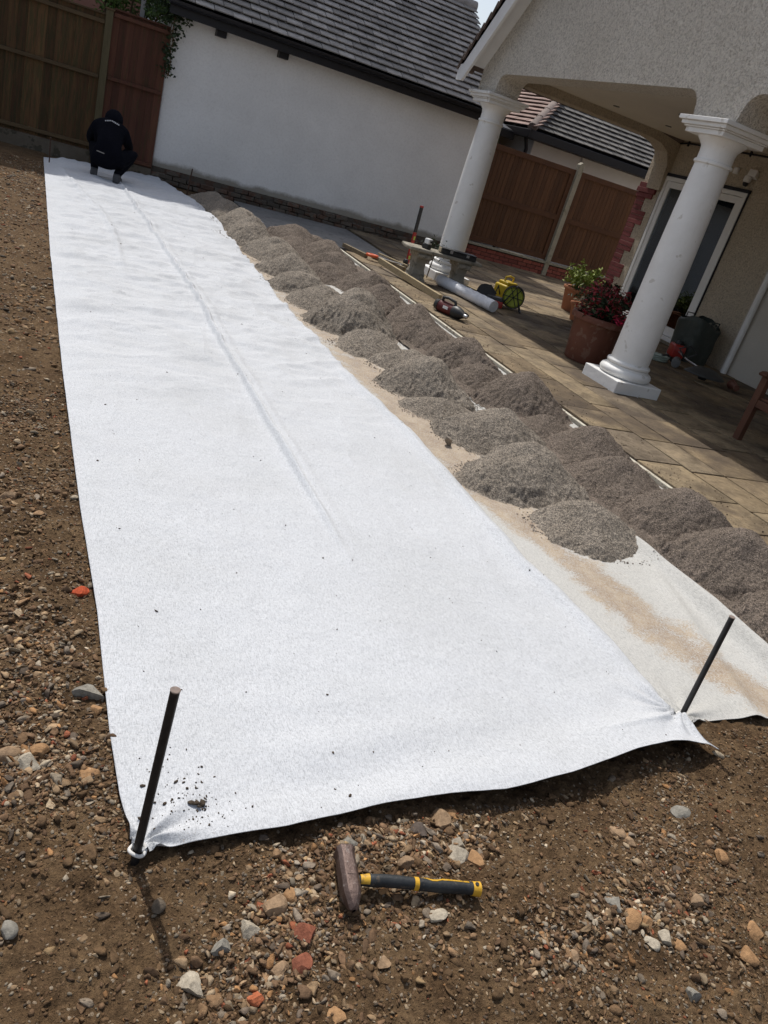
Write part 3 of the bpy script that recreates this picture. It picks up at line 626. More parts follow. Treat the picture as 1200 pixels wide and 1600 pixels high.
# local: x 0..5.48, y 0..4.4
GW, GE = 5.5, 2.50
B().bb((0, 0, .2), (GW, 4.4, GE)).build('wall', WHITEW, gar, bevel=.01)
pl = B(); gg = random.Random(3)
for r in range(3):
    x = -.0 - (r % 2)*.11
    while x < GW:
        if not (r == 2 and gg.random() < .45 or x > 4.3 and r == 2):
            pl.box((min(max(x+.1, .1), GW-.1), -.02+gg.uniform(-.012, .012), -.01+r*.072+.03), (.212, .10, .062), (gg.uniform(-.12, .12), gg.uniform(-.06, .06), gg.uniform(-.09, .09)), gg.random())
        x += .225
pl.bb((0, .0, -.1), (GW, .3, .2), .2)
pl.build('brick_plinth', OLDBRICK, gar, bevel=.006)
B().prism([(4.4, GE), (2.1, 4.22), (0.0, GE)], .02, GW-.02, 'x').build('gable_end', WHITEW, gar)
sl = Vector((0, 2.35, 1.73)); pit = math.atan2(1.73, 2.35)
tiled(gar, 'roof', (-.05, -.30, GE-.03), (.2805, 0, 0), sl.normalized()*.168, 20, 18, TILE, th=.015, seed=4)
B().prism([(-.25, GE-.03), (2.1, GE+1.70), (4.7, GE-.1), (4.7, GE-.22), (2.1, GE+1.57), (-.25, GE-.12)], -.03, GW+.08, 'x').build('roof_deck', BLACKP, gar)
rt_ = B()
for k in range(13):
    a = [(math.cos(q)*.11, math.sin(q)*.11) for q in np.linspace(-.35, math.pi+.35, 12)]
    rt_.prism([(2.07+p, GE+1.72+w) for p, w in a], k*.43, k*.43+.425, 'x')
rt_.build('ridge_tiles', TILE, gar, smooth=40)
B().bb((-.1, -.30, GE-.19), (GW+.08, -.27, GE-.02)).bb((-.1, -.27, GE-.15), (GW+.05, 0, GE-.125)).build('fascia', BLACKP, gar)
gu = [(math.cos(q)*.062, math.sin(q)*.062) for q in np.linspace(math.pi, 2*math.pi, 13)]
B().prism([(-.355+p, GE-.02+w) for p, w in gu]+[(-.355+p*.9, GE-.02+w*.9+.002) for p, w in reversed(gu)], -.12, GW+.1, 'x').build('gutter', BLACKP, gar, smooth=40)
for x in (.62, 1.60):
    B().bb((x, -.16, GE-.27), (x+.15, -.0, GE-.14)).build('rafter_end', BLACKP, gar, bevel=.004)
# unseen tall house added behind, sized so its roof line shades the far yard
BRK = mat('brick_house_wall', (.28, .13, .09), (.36, .18, .13), 2, .9, .004, 60)
nh = thing('added_shade_house', 'unseen tall brick house added behind the garage to shade the far yard', 'building', (-7, 19.0, 0))
B().bb((0, 0, 0), (14.35, 7, 13.2)).build('wall', BRK, nh)
B().prism([(-.3, 13.15), (3.5, 15.6), (7.3, 13.15)], -.3, 14.65, 'x').build('roof', TILE, nh)
for x in (2, 5.5, 9, 12):
    for z in (4.9, 7.2):
        w = B().bb((x-.55, -.03, z), (x+.55, .05, z+1.2)).build('window', WPAINT, nh)
        B().bb((x-.48, -.045, z+.07), (x+.48, -.031, z+1.13)).build('pane', mat('dark_glass', (.02, .022, .025), None, 2, .1, spec=.6), w)

# ================================================================== FENCE (far left)
FB = mat('stained_fence_board', (.080, .038, .018), (.125, .072, .030), 3, .85, .004, 25, st=(8, 8, .7), tint=.6, spots=(5, .5, (.050, .048, .018), .6))
FR = mat('fence_rail_wood', (.085, .055, .028), (.12, .082, .042), 4, .85, .003, 30, st=(1, 6, 6), tint=.3)
FR2 = mat('red_brown_fence_board', (.080, .030, .020), (.11, .048, .028), 3, .85, .004, 25, st=(8, 8, .7), tint=.5, spots=(4, .56, (.055, .042, .018), .5))
GBM = mat('gravel_board_concrete', (.105, .085, .062), (.16, .135, .105), 3, .95, .006, 50, spots=(7, .55, (.05, .045, .03), .7))
def fence_panel(name, lab, x0, x1, zb, zt, y, m, mr, board, rails, gb=None, seed=1, slope=0, hb=.12):
    t = thing(name, lab, 'fence', ((x0+x1)/2, y, 0)); g = random.Random(seed); w = x1-x0
    b = B(); n = max(1, round(w/board)); bw = w/n
    for i in range(n):
        x = -w/2+(i+.5)*bw; dz = slope*(x)
        b.box((x, g.uniform(-.002, .002), (zb+zt)/2+dz), (bw+.012, .014, zt-zb), (0, 0, .06), g.random())
    b.build('boards', m, t, bevel=.002, seg=1)
    for z in rails:
        B().box((0, -.035, z), (w-.01, .045, .05), (0, -math.atan(slope), 0)).build('rail', mr, t, bevel=.004)
    B().box((0, -.005, zt+.012), (w, .07, .024), (0, -math.atan(slope), 0)).build('capping', mr, t, bevel=.003)
    if gb: B().bb((-w/2, -.035, gb[0]), (w/2, .02, gb[1])).build('gravel_board', GBM, t, bevel=.006)
    return t
fence_panel('garden_fence', 'wide brown fence panel with horizontal rails above a concrete gravel board, behind the crouching person', -1.15, .69, .20, 2.02, 13.82, FB, FR, .125, (.27, 1.22, 1.93), (-.12, .19), 1)
fence_panel('garden_fence', 'darker red brown fence panel between the wooden post and the white garage', .80, 1.60, .16, 2.12, 13.84, FR2, FR2, .10, (.20, 1.24, 2.06), (-.05, .155), 2)
t = thing('fence_post', 'greenish timber fence post behind the crouching person', 'fence post', (.745, 13.82, 0))
B().bb((-.05, -.06, -.1), (.05, .04, 2.1)).build('post', mat('green_wood', (.085, .070, .035), (.13, .105, .058), 4, .85, .003, 40, st=(6, 6, .8)), t, bevel=.006)
B().box((0, -.01, 2.11), (.13, .13, .025)).build('post_cap', FR, t, bevel=.004)
t = thing('garden_fence', 'brown fence panel cut by the left frame edge', 'fence', (-2.2, 13.82, 0))
b = B()
for i in range(16): b.box((-1+i*.125, 0, 1.05), (.137, .014, 1.85), (0, 0, .06))
b.build('boards', FB, t); B().bb((-1.05, -.06, .22), (1, -.015, .30)).build('rail', FR, t); B().bb((-1.05, -.035, -.12), (1, .02, .19)).build('gravel_board', GBM, t)
# ivy and shrub
LEAFM = {}
def leaf_mat(name, c1, c2):
    m = mat(name, c1, c2, 9, .55, 0, tint=.9, spec=.4); return m
def leaves(name, m, pts, size, parent, seed, up=.3, ivy=False):
    g = random.Random(seed); b = B()
    for p in pts:
        s = size*g.uniform(.6, 1.3); M = Euler((g.uniform(-1.2, 1.2), g.uniform(-1.2, 1.2), g.uniform(0, 6.28))).to_matrix()
        if ivy: vs = [(0,-.5,0),(.45,-.15,.05),(.25,.1,0),(0,.55,-.05),(-.25,.1,0),(-.45,-.15,.05)]
        else: vs = [(0,-.6,0),(.2,-.1,.05),(.12,.3,.03),(0,.65,-.05),(-.12,.3,.03),(-.2,-.1,.05)]
        b.add([M @ (Vector(q)*s)+Vector(p) for q in vs], [(0,1,2,3),(0,3,4,5)])
    return b.build(name, m, parent)
IVY = leaf_mat('ivy_leaf', (.014, .030, .010), (.030, .055, .016)); LG = leaf_mat('shrub_leaf', (.07, .13, .025), (.13, .20, .045))
t = thing('ivy', 'dark ivy hanging down the corner between fence and white garage', 'ivy', (1.6, 13.75, 2.2)); g = random.Random(4)
pts = []
for i in range(750):
    q = g.random(); z = .42-1.15*q**1.5 if g.random() < .55 else g.uniform(0, .5)
    w = .05+.16*max(0, (z+.3)); pts.append((g.gauss(.02, w), g.uniform(-.08, .06), z+g.uniform(-.03, .03)))
for i in range(350): pts.append((g.uniform(-.45, .3), g.uniform(-.05, .1), g.uniform(.05, .45)+.0))
leaves('foliage', IVY, pts, .055, t, 5, ivy=True)
st = B()
for k in range(3): st.tube([(g.gauss(.02, .03), -.02, .4-.22*j) for j in range(6)], .007, 6)
st.build('stem', FR, t)
def bush(name, lab, loc, rx, ry, rz_, n, m, size, seed, trunk=1.0, cat='shrub'):
    t = thing(name, lab, cat, loc); g = random.Random(seed); pts = []
    cl = [(g.gauss(0, .5)*rx, g.gauss(0, .5)*ry, trunk+rz_+g.gauss(0, .5)*rz_, g.uniform(.2, .4)) for _ in range(26)]
    for i in range(n):
        c = g.choice(cl); pts.append(tuple(c[k]+g.gauss(0, c[3]*.55*(rx, ry, rz_)[k]) for k in range(3)))
    leaves('crown', m, pts, size, t, seed); b = B()
    for k in range(5): c = cl[k]; b.tube([(0, 0, 0), (c[0]*.3, c[1]*.3, trunk*.8), c[:3]], [.045, .03, .012], 7)
    b.build('trunk', FR, t); return t
bush('leafy_shrub', 'bright green shrub showing above the fence top', (1.0, 14.7, 0), .6, .45, .55, 2600, LG, .085, 9, 1.75)
bush('leafy_shrub', 'bushy green shrub far left beyond the fence', (-1.1, 15.3, 0), .9, .6, .7, 2200, LG, .10, 10, 1.5)
t = thing('fence_post', 'thin grey post standing behind the dark fence panel top', 'fence post', (1.20, 14.1, 0)); B().bb((-.03, -.03, 0), (.03, .03, 2.5)).bb((-.04, -.04, 2.5), (.04, .04, 2.52)).build('post', mat('grey_post', (.25, .25, .25), (.33, .33, .32), 6, .8), t, bevel=.004)

# ================================================================== GATES AND HOUSE BEYOND (right background)
GT = mat('brown_gate_board', (.075, .034, .016), (.125, .058, .027), 2.5, .75, .003, 22, st=(9, 9, .6), tint=.35)
GT2 = mat('brown_gate_frame', (.075, .033, .016), (.11, .05, .025), 3, .75, .003, 30, st=(2, 2, 2))
def gate(lab, x0, x1, seed):
    t = thing('timber_gate', lab, 'gate', ((x0+x1)/2, 14.7, 0), group='brown timber gates'); w = x1-x0; g = random.Random(seed); b = B(); n = round(w/.095)
    for i in range(n): b.box((-w/2+(i+.5)*w/n, 0, 1.20), (w/n-.004, .018, 1.68), None, g.random())
    b.build('boards', GT, t, bevel=.004, seg=1)
    for z, h in ((2.06, .10), (1.16, .10), (.36, .10)): B().bb((-w/2, -.04, z-h/2), (w/2, -.011, z+h/2)).build('rail', GT2, t, bevel=.004)
    for x in (-w/2+.05, w/2-.05): B().bb((x-.05, -.043, .31), (x+.05, -.011, 2.11)).build('stile', GT2, t, bevel=.004)
gate('wide brown timber gate between the far column and the pale post', 7.55, 9.74, 1)
gate('narrower brown timber gate between the pale post and the brick quoins', 9.87, 11.6, 2)
PPOST = mat('pale_post', (.27, .25, .19), (.36, .33, .26), 5, .85, .003, 50, spots=(12, .6, (.16, .15, .09), .6))
t = thing('gate_post', 'pale concrete gate post with angled top between the two brown gates', 'post', (9.80, 14.66, 0))
B().bb((-.055, -.06, -.05), (.055, .06, 2.16)).prism([(-.055, 2.16), (.055, 2.16), (.055, 2.25), (.0, 2.27), (-.055, 2.22)], -.06, .06, 'y').build('shaft', PPOST, t, bevel=.006)
t = thing('brick_kerb_wall', 'low red brick wall under the brown gates', 'wall', (9.5, 14.68, 0)); b = B(); g = random.Random(2)
for r in range(3):
    x = -2.3-(r % 2)*.11
    while x < 2.3: b.box((x+.107, 0, .04+r*.075), (.213, .10, .064), None, g.random()); x += .225
b.build('bricks', BRICK, t, bevel=.004); B().bb((-2.35, -.035, -.05), (2.35, .045, .235)).build('mortar', JOINT, t)
B().bb((-2.4, -.09, .245), (2.4, .05, .285)).build('coping', PPOST, t, bevel=.005)
# bungalow beyond: hipped roof with eaves z 2.62
nb = thing('bungalow', 'neighbouring white bungalow with hipped grey tile roof above the brown gates', 'building', (9.55, 16.3, 0))
B().bb((0, 0, 0), (8, 6, 2.6)).build('wall', SMOOTHW, nb, bevel=.01)
B().bb((1.30, -.05, 0), (1.42, .0, 2.5)).build('wall_corner', SMOOTHW, nb)
E_, H_ = 2.62, 36
sp = math.tan(R(37))
up = Vector((0, 1, sp)).normalized()
tiled(nb, 'roof', (-.35, -.35, E_), (.27, 0, 0), up*.16, 32, 20, TILE2, th=.014, seed=8, clip=lambda i, j: i*.27 > j*.16*math.cos(R(37))-.05)
upx = Vector((1, 0, sp)).normalized()
tiled(nb, 'roof', (-.35, 6, E_), (0, -.27, 0), upx*.16, 24, 19, TILE_SUNLIT, th=.014, seed=9, clip=lambda i, j: (6.35-i*.27) > j*.16*math.cos(R(37))-.05)
a = -.38; top = 3.1*sp
B().add([(a, a, E_-.04), (8.4, a, E_-.04), (8.4, 6.4, E_-.04), (a, 6.4, E_-.04), (a+3.1, a+3.1, E_-.04+top), (8.4, a+3.1, E_-.04+top), (8.4, 3.4, E_-.04+top), (a+3.1, 3.4, E_-.04+top)],
        [(3, 2, 1, 0), (0, 1, 5, 4), (3, 0, 4, 7), (1, 2, 6, 5), (2, 3, 7, 6), (4, 5, 6, 7)]).build('roof_deck', BLACKP, nb)
b = B()
for k in range(11):
    q0 = Vector((-.36, -.36, E_+.03))+Vector((1, 1, sp))*.27*k; q1 = q0+Vector((1, 1, sp))*.275; b.tube([q0, q1], [.105, .095], 10)
b.build('hip_tiles', mat('hip_tile', (.20, .16, .145), (.30, .24, .21), 7, .85, .004, 60, tint=.5), nb, smooth=40)
B().bb((-.42, -.44, E_-.17), (8.4, -.36, E_-.01)).bb((-.44, -.44, E_-.17), (-.36, 6.4, E_-.01)).bb((-.36, -.36, E_-.17), (8, .0, E_-.14)).build('fascia_and_gutter', BLACKP, nb, bevel=.01)
B().tube([(-.33, -.15, 2.5), (-.2, -.12, 2.25), (-.2, -.12, 0)], .04, 10).build('downpipe', BLACKP, nb, smooth=40)
# lean-to with green boards left of it
t = thing('lean_to', 'dark roofed lean-to with green boards peeping over the gate beside the far column', 'shed', (7.3, 16.9, 0))
B().bb((0, 0, 0), (1.75, 2, 2.36)).build('wall', mat('green_boards', (.12, .14, .07), (.17, .19, .10), 3, .85, .003, 30, st=(6, 1, 1)), t)
B().prism([(-.35, 2.36), (2.3, 2.95), (2.3, 3.05), (-.35, 2.52)], -.1, 1.8, 'x').build('roof', BLACKP, t)
B().bb((-.1, -.42, 2.34), (1.85, -.35, 2.50)).build('gutter', BLACKP, t, bevel=.01)

# ================================================================== THE HOUSE (right)
hs = thing('house', 'cream roughcast house with a gabled porch carried on white columns', 'building', (5.2, 6.1, 0))
hx, hy = 5.2, 6.1
def HB_(bb, name, m, **k): return bb.build(name, m, hs, loc=(-hx, -hy, 0), **k)
y1, y0, yc = 10.72, .6, 6.12     # gable ends
ax_ = (y1+y0)/2; ze, zt = 2.47, 2.69
zr = 2.79; dz = 1.05; apex = zr+(y1-ax_)*dz
def chamf(ya, yb):  # opening between piers (ya<yb), going from high y to low y along the underside
    c = .07; r = []
    for k in range(7): a = k/6*math.pi/2; r.append((yb-.16*(1-math.cos(a))*1.0, zt-.0-.16*(1-math.sin(a))))
    r2_ = [(ya+.16*(1-math.cos(a)), zt-.16*(1-math.sin(a))) for a in [(6-k)/6*math.pi/2 for k in range(7)]]
    return [(yb+.02, ze)]+r+r2_+[(ya-.02, ze)]
poly = [(y1, ze)]+chamf(6.38, 10.22)+chamf(1.2, 5.80)+[(y0, ze), (y0, zr), (ax_, apex), (y1, zr)]
# split the gable face into convex-ish strips by letting Blender tessellate one n-gon
HB_(B().prism(poly, 5.2, 5.56, 'x'), 'gable_wall', ROUGH)
# side beam from the far column to the wall corner
b = B(); A0, A1, B0, B1 = (5.56, 10.42), (5.56, 10.70), (8.85, 10.78), (8.85, 11.10)
def sidebeam(prof):
    vs = []
    for f, z in prof:
        for (p, q) in ((A0, B0), (A1, B1)):
            vs.append((p[0]+(q[0]-p[0])*f, p[1]+(q[1]-p[1])*f, z))
    n = len(prof); fs = [tuple(2*i for i in range(n)), tuple(2*i+1 for i in reversed(range(n)))]+[(2*i, 2*i+1, 2*((i+1) % n)+1, 2*((i+1) % n)) for i in range(n)]
    return B().add(vs, fs)
pr = [(0, 2.95), (0, 2.5), (.03, 2.62), (.06, 2.69)]+[(.80, 2.69), (.87, 2.66), (.92, 2.58), (.95, 2.42), (.96, 2.05), (1, 2.05), (1, 2.95)]
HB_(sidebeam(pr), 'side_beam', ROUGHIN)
HB_(B().bb((5.5, .8, 2.80), (8.85, 10.9, 2.95)), 'porch_ceiling', CEILM)
# main wall behind the porch, with a door opening
wx = 8.8; yd0, yd1, zd = 9.03, 10.78, 2.28
w = B().bb((wx, yd1, 0), (wx+.3, 11.3, 2.9)).bb((wx, 8.15, 0), (wx+.3, yd0, 2.9)).bb((wx, yd0, zd), (wx+.3, yd1, 2.9)).bb((wx, yd0, 0), (wx+.3, yd1, .08))
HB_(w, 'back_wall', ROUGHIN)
HB_(B().bb((wx, -3, 0), (wx+.3, 8.15, 2.9)), 'rendered_wall', mat('pale_render', (.52, .48, .42), (.58, .54, .475), 2, .9, .006, 60))
HB_(B().bb((wx+.3, 11.0, 0), (16, 11.3, 2.9)).bb((15.7, -3, 0), (16, 11.0, 2.9)).bb((wx+.3, -3, 0), (15.7, -2.7, 2.9)), 'side_wall', ROUGH)
HB_(B().bb((wx+.3, 6.5, 0), (12.5, 6.6, 2.85)).bb((12.5, 6.6, 0), (12.6, 11.0, 2.85)).bb((wx+.3, 6.6, .0), (12.5, 11, .06)), 'room', mat('dim_room_wall', (.16, .16, .165), (.2, .2, .205), 2, .9))
# roof of the gabled wing
RT = mat('brown_roof_tile', (.10, .075, .065), (.17, .13, .11), 7, .85, .004, 60, tint=.5)
for sgn, ye in ((1, y1), (-1, y0)):
    pts = [(ye+sgn*.08, zr-.08*dz+.01), (ax_, apex+.01), (ax_, apex+.16), (ye+sgn*.24, zr-.24*dz+.16)]
    HB_(B().prism(pts, 4.93, 16.2, 'x'), 'roof', RT)
slope_l = Vector((0, -1, dz)).normalized()
tiled(hs, 'verge_tiles', (4.90-hx, y1+.26-hy, zr-.26*dz+.17), (.13, 0, 0), slope_l*.16, 2, 42, RT, seed=12)
for sgn, ye in ((1, y1), (-1, y0)):
    HB_(B().prism([(ye+sgn*.20, zr-.20*dz+.13), (ye+sgn*.19, zr-.27), (ye+sgn*.02, zr-.27), (ax_, apex-.27), (ax_, apex+.13)], 4.93, 4.965, 'x'), 'barge_board', WPAINT)
    HB_(B().prism([(ye+sgn*.0, zr-.06), (ax_, apex-.06), (ax_, apex-.03), (ye+sgn*.0, zr-.03)], 4.965, 5.2, 'x'), 'verge_soffit', WPAINT)
# columns
def column(y, x=5.42):
    b = B().lathe([(.19, .30), (.187, .7), (.182, 1.2), (.172, 1.7), (.158, 2.12), (.155, 2.17)], (0, 0, 0), 40)
    o = b.build('column', COLM, hs, (x-hx, y-hy, 0), smooth=50)
    B().box((0, 0, .07), (.56, .56, .14)).build('plinth', COLM, o, bevel=.008)
    prof = []
    for k in range(9): a = -math.pi/2+math.pi*k/8; prof.append((.215+.045*math.cos(a), .185+.045*math.sin(a)))
    prof += [(.215, .235), (.212, .25)]
    for k in range(7): a = -math.pi/2+math.pi*k/6; prof.append((.20+.02*math.cos(a), .272+.02*math.sin(a)))
    prof += [(.19, .295), (.188, .33)]
    B().lathe(prof, (0, 0, 0), 40).build('base_moulding', COLM, o, smooth=40)
    cp = [(.156, 2.13), (.172, 2.135), (.176, 2.148), (.172, 2.16), (.157, 2.166), (.157, 2.24), (.165, 2.275), (.190, 2.305), (.215, 2.33), (.222, 2.345)]
    B().lathe(cp, (0, 0, 0), 40).build('capital', COLM, o, smooth=40)
    ab = B(); 
    for (h0, h1, a) in ((2.345, 2.385, .245), (2.385, 2.40, .262), (2.40, 2.432, .285), (2.432, 2.468, .31)): ab.bb((-a, -a, h0+.0005), (a, a, h1))
    ab.build('abacus', COLM, o, bevel=.005)
    return o
column(10.50); column(6.12); column(1.0)
# quoins at the wall corner
q = B(); g = random.Random(6); z = .0; k = 0
while z < 2.03:
    l = (.34 if (k//3) % 2 else .20)
    for r in range(1):
        q.bb((wx-.012-g.uniform(0, .004), 11.302-l, z+.003), (wx+.33, 11.312, z+.068), g.random())
    z += .071; k += 1
HB_(q, 'brick_quoins', QUOIN, bevel=.004)
HB_(B().bb((wx-.03, 10.93, 2.05), (wx+.33, 11.33, 2.12), .1).bb((wx-.045, 10.90, 1.975), (wx+.33, 11.34, 2.045), .2).bb((wx-.03, 10.94, 1.90), (wx+.33, 11.33, 1.97), .3), 'brick_cap', QUOIN, bevel=.004)
# french door
GL = bpy.data.materials.new('door_glass'); GL.use_nodes = True; n_ = GL.node_tree.nodes; L_ = GL.node_tree.links; n_.remove(n_['Principled BSDF'])
tr = n_.new('ShaderNodeBsdfTransparent'); tr.inputs[0].default_value = (.45, .48, .50, 1); gs = n_.new('ShaderNodeBsdfGlossy'); gs.inputs['Roughness'].default_value = .02; gs.inputs[0].default_value = (.8, .85, .9, 1)
fr = n_.new('ShaderNodeFresnel'); fr.inputs[0].default_value = 1.6; mx = n_.new('ShaderNodeMixShader'); fm = mth(n_, L_, 'ADD', fr.outputs[0], .06)
L_.new(fm, mx.inputs[0]); L_.new(tr.outputs[0], mx.inputs[1]); L_.new(gs.outputs[0], mx.inputs[2]); L_.new(mx.outputs[0], n_['Material Output'].inputs[0])
door = B().bb((wx-.03, yd0, .08), (wx+.06, yd0+.06, zd)).bb((wx-.03, yd1-.06, .08), (wx+.06, yd1, zd)).bb((wx-.028, yd0+.06, zd-.06), (wx+.06, yd1-.06, zd)).bb((wx-.09, yd0, .08), (wx+.06, yd1, .14))
df = HB_(door, 'door_frame', WPAINT, bevel=.004)
ym = (yd0+yd1)/2
for a, c in ((yd0+.065, ym-.003), (ym+.003, yd1-.065)):
    lf = B().bb((wx-.02, a, .145), (wx+.03, a+.09, zd-.065)).bb((wx-.02, c-.09, .145), (wx+.03, c, zd-.065)).bb((wx-.019, a+.09, zd-.155), (wx+.03, c-.09, zd-.065)).bb((wx-.019, a+.09, .145), (wx+.03, c-.09, .27))
    lo = HB_(lf, 'door_leaf', WPAINT, bevel=.004)
    gp = B().bb((wx+.0, a+.088, .268), (wx+.008, c-.088, zd-.153)).build('pane', GL, lo); gp.location = (0, 0, 0)
HB_(B().bb((wx-.035, yd0-.03, zd), (wx, yd1+.03, zd+.045)).bb((wx-.02, yd0-.02, .1), (wx-.002, yd0-.002, zd)).bb((wx-.02, yd1+.002, .1), (wx-.002, yd1+.02, zd)), 'door_trim', BLACKP)
HB_(B().tube([(wx-.06, 8.02, 2.86), (wx-.06, 8.02, .0)], .042, 14), 'downpipe', COLM, smooth=50)
for yy, xx in ((10.0, 6.9), (8.7, 6.95), (9.95, 7.8), (7.2, 6.9)):
    HB_(B().lathe([(.045, 2.792), (.045, 2.80)], (xx, yy, 0), 20), 'downlight', mat('dark_lens', (.05, .05, .05), None, 2, .3))
# cable along the wall
t = thing('cable', 'black cable clipped along the top of the porch wall', 'cable', (wx-.02, 10.2, 2.7))
B().tube([(0, .78, -.62), (0, .72, -.45), (0, .66, -.10), (0, .58, .05), (0, .4, .07), (0, -.6, .065), (0, -2.2, .055), (0, -4.2, .05)], .013, 8).build('sleeve', BLACKP, t, smooth=60)
b = B()
for y in (.4, .0, -.4, -.9, -1.4, -1.9, -2.4): b.bb((-.012, y-.02, .03), (.012, y+.0, .10))
b.bb((-.012, .66, -.2), (.012, .71, -.17)); b.build('clip', BLACKP, t)
# camera + junction box
t = thing('security_camera', 'small white security camera with black lens on the wall above the door corner', 'camera', (wx, 9.05, 2.50))
b = B().box((-.05, .0, .02), (.10, .12, .09), (0, .3, .3)).lathe([(.035, 0), (.05, .02), (.05, .07), (.04, .09)], (-.09, .03, -.10), 20)
b.build('housing', WPAINT, t, bevel=.006); B().lathe([(.0, -.04), (.025, -.035), (.038, -.01), (.038, .012)], (-.09, .03, -.11), 20).build('lens', BLACKP, t, smooth=60)
t = thing('junction_box', 'square white junction box on the wall left of the security camera', 'junction box', (wx, 9.42, 2.53)); B().box((-.02, 0, 0), (.04, .085, .085)).build('box', WPAINT, t, bevel=.008)
B().box((-.043, 0, 0), (.006, .06, .06)).build('lid', WPAINT, t, bevel=.002)

# ================================================================== SMALL OBJECTS ON THE PATIO
STONEB = mat('weathered_cast_stone', (.24, .215, .17), (.36, .325, .265), 6, .9, .005, 60, spots=(9, .58, (.10, .09, .065), .6))
PZ = .028
t = thing('stone_bench', 'weathered cast stone garden bench in front of the far white column', 'bench', (4.93, 9.78, PZ), rz=-.05)
o = B().prism([(-.53, -.19), (.53, -.19), (.56, 0), (.53, .19), (-.53, .19), (-.56, 0)], .385, .43, 'z').build('seat', STONEB, t, bevel=.014, seg=3, smooth=40)
for sx in (-.30, .30):
    b = B()
    # scrolled pedestal: waisted block
    prof = [(.15, 0), (.15, .045), (.125, .06), (.13, .10), (.105, .16), (.10, .24), (.115, .31), (.15, .345), (.155, .384)]
    vs, fs = [], []
    for w_, z_ in prof:
        d_ = w_*.95
        vs += [(-w_*.72, -d_, z_), (w_*.72, -d_, z_), (w_*.72, d_, z_), (-w_*.72, d_, z_)]
    for i in range(len(prof)-1):
        for k in range(4): a = i*4+k; c = i*4+(k+1) % 4; fs.append((a, c, c+4, a+4))
    fs += [(3, 2, 1, 0), tuple(len(prof)*4-4+k for k in range(4))]
    b.add(vs, fs); p = b.build('pedestal', STONEB, t, loc=(sx, 0, 0), bevel=.008)
    for sy in (-1, 1): B().tube([(-.085, 0, 0), (.085, 0, 0)], .035, 14).build('scroll', STONEB, p, loc=(0, sy*.14, .335), smooth=40)
BLK = mat('black_plastic', (.015, .015, .016), (.03, .03, .03), 20, .45, .0008, 120, spec=.45)
DGREY = mat('dark_grey_plastic', (.04, .042, .042), (.065, .067, .066), 8, .55, .001, 90)
REDP = mat('red_plastic', (.30, .02, .015), (.38, .03, .02), 10, .4, .0006, 90, spec=.5)
YELP = mat('yellow_plastic', (.50, .33, .015), (.62, .43, .03), 8, .45, .0008, 80, spots=(10, .62, (.25, .18, .05), .6))
METAL = mat('bright_metal', (.45, .45, .46), (.6, .6, .6), 20, .35, .0004, 120, metal=.9)
bz = PZ+.432
t = thing('tool_case', 'long open black tool case lying on the stone bench', 'tool case', (5.10, 9.68, bz), rz=-.12)
B().bb((-.25, -.075, 0), (.25, .075, .055)).build('case_body', BLK, t, bevel=.008)
B().bb((-.25, -.080, .058), (.25, .08, .075)).build('lid', BLK, t, bevel=.006)
B().bb((-.262, -.05, .01), (-.252, .05, .07)).build('pale_end', mat('beige_plastic', (.45, .38, .27)), t, bevel=.003)
for x in (-.12, .12): B().bb((x-.02, -.088, .03), (x+.02, -.081, .065)).build('latch', METAL, t, bevel=.002)
t = thing('laser_level', 'small white and black instrument on the left end of the stone bench', 'laser level', (4.66, 9.74, bz), rz=.5)
B().bb((-.045, -.05, 0), (.045, .05, .06)).build('foot', BLK, t, bevel=.01)
B().bb((-.04, -.045, .061), (.04, .035, .13)).build('housing', WPAINT, t, bevel=.012); B().tube([(0, -.046, .1), (0, -.06, .1)], .018, 14).build('lens', BLK, t)
t = thing('plant_tuft', 'dark tuft of weeds behind the stone bench at the foot of the column', 'plant', (5.05, 10.28, .0))
g = random.Random(31); leaves('foliage', IVY, [(g.gauss(0, .10), g.gauss(0, .06), max(.05, g.gauss(.42, .07))) for _ in range(150)], .045, t, 6); B().tube([(0, 0, 0), (.02, 0, .4)], .008, 6).build('stem', FR, t)

t = thing('spirit_level', 'upright red and black spirit level standing beside the stone bench', 'spirit level', (5.02, 10.98, PZ))
M_ = Euler((0, -.03, .3)).to_matrix()
B().box(M_ @ Vector((0, 0, .24)), (.05, .028, .48), M_).build('red_section', REDP, t, bevel=.003)
B().box(M_ @ Vector((0, 0, .655)), (.05, .027, .348), M_).build('black_section', BLK, t, bevel=.003)
B().box(M_ @ Vector((0, 0, .84)), (.054, .032, .025), M_).build('end_cap', REDP, t, bevel=.004)
for z in (.12, .4): B().box(M_ @ Vector((0, -.0155, z)), (.03, .004, .05), M_).build('vial', mat('vial', (.4, .5, .1)), t)
t = thing('line_laser', 'small black tool with pale base at the foot of the upright red level', 'tool', (4.90, 10.78, PZ), rz=.4)
B().bb((-.06, -.05, 0), (.06, .05, .05)).lathe([(.035, .05), (.04, .08), (.03, .11), (0, .115)], (0, 0, 0), 16).build('body', BLK, t, bevel=.006)
B().bb((-.09, -.02, .0), (-.062, .02, .02)).bb((.062, -.02, 0), (.16, .02, .02)).build('foot', METAL, t, bevel=.004)
WOOD = mat('new_timber', (.34, .26, .15), (.45, .36, .22), 4, .8, .002, 50, st=(1, 8, 8), spots=(5, .62, (.18, .13, .07), .5))
WOODD = mat('weathered_timber', (.15, .115, .07), (.24, .19, .12), 4, .85, .003, 40, st=(6, 6, 1))
def plank(lab, a, b_, w, h, m, grp='timber lengths lying by the patio edge'):
    a, b_ = Vector(a), Vector(b_); t = B().bar((a-b_)/2, (b_-a)/2, w, h).build('timber_length', m, None, bevel=.003, loc=(a+b_)/2); return tag(t, lab, 'timber', grp)
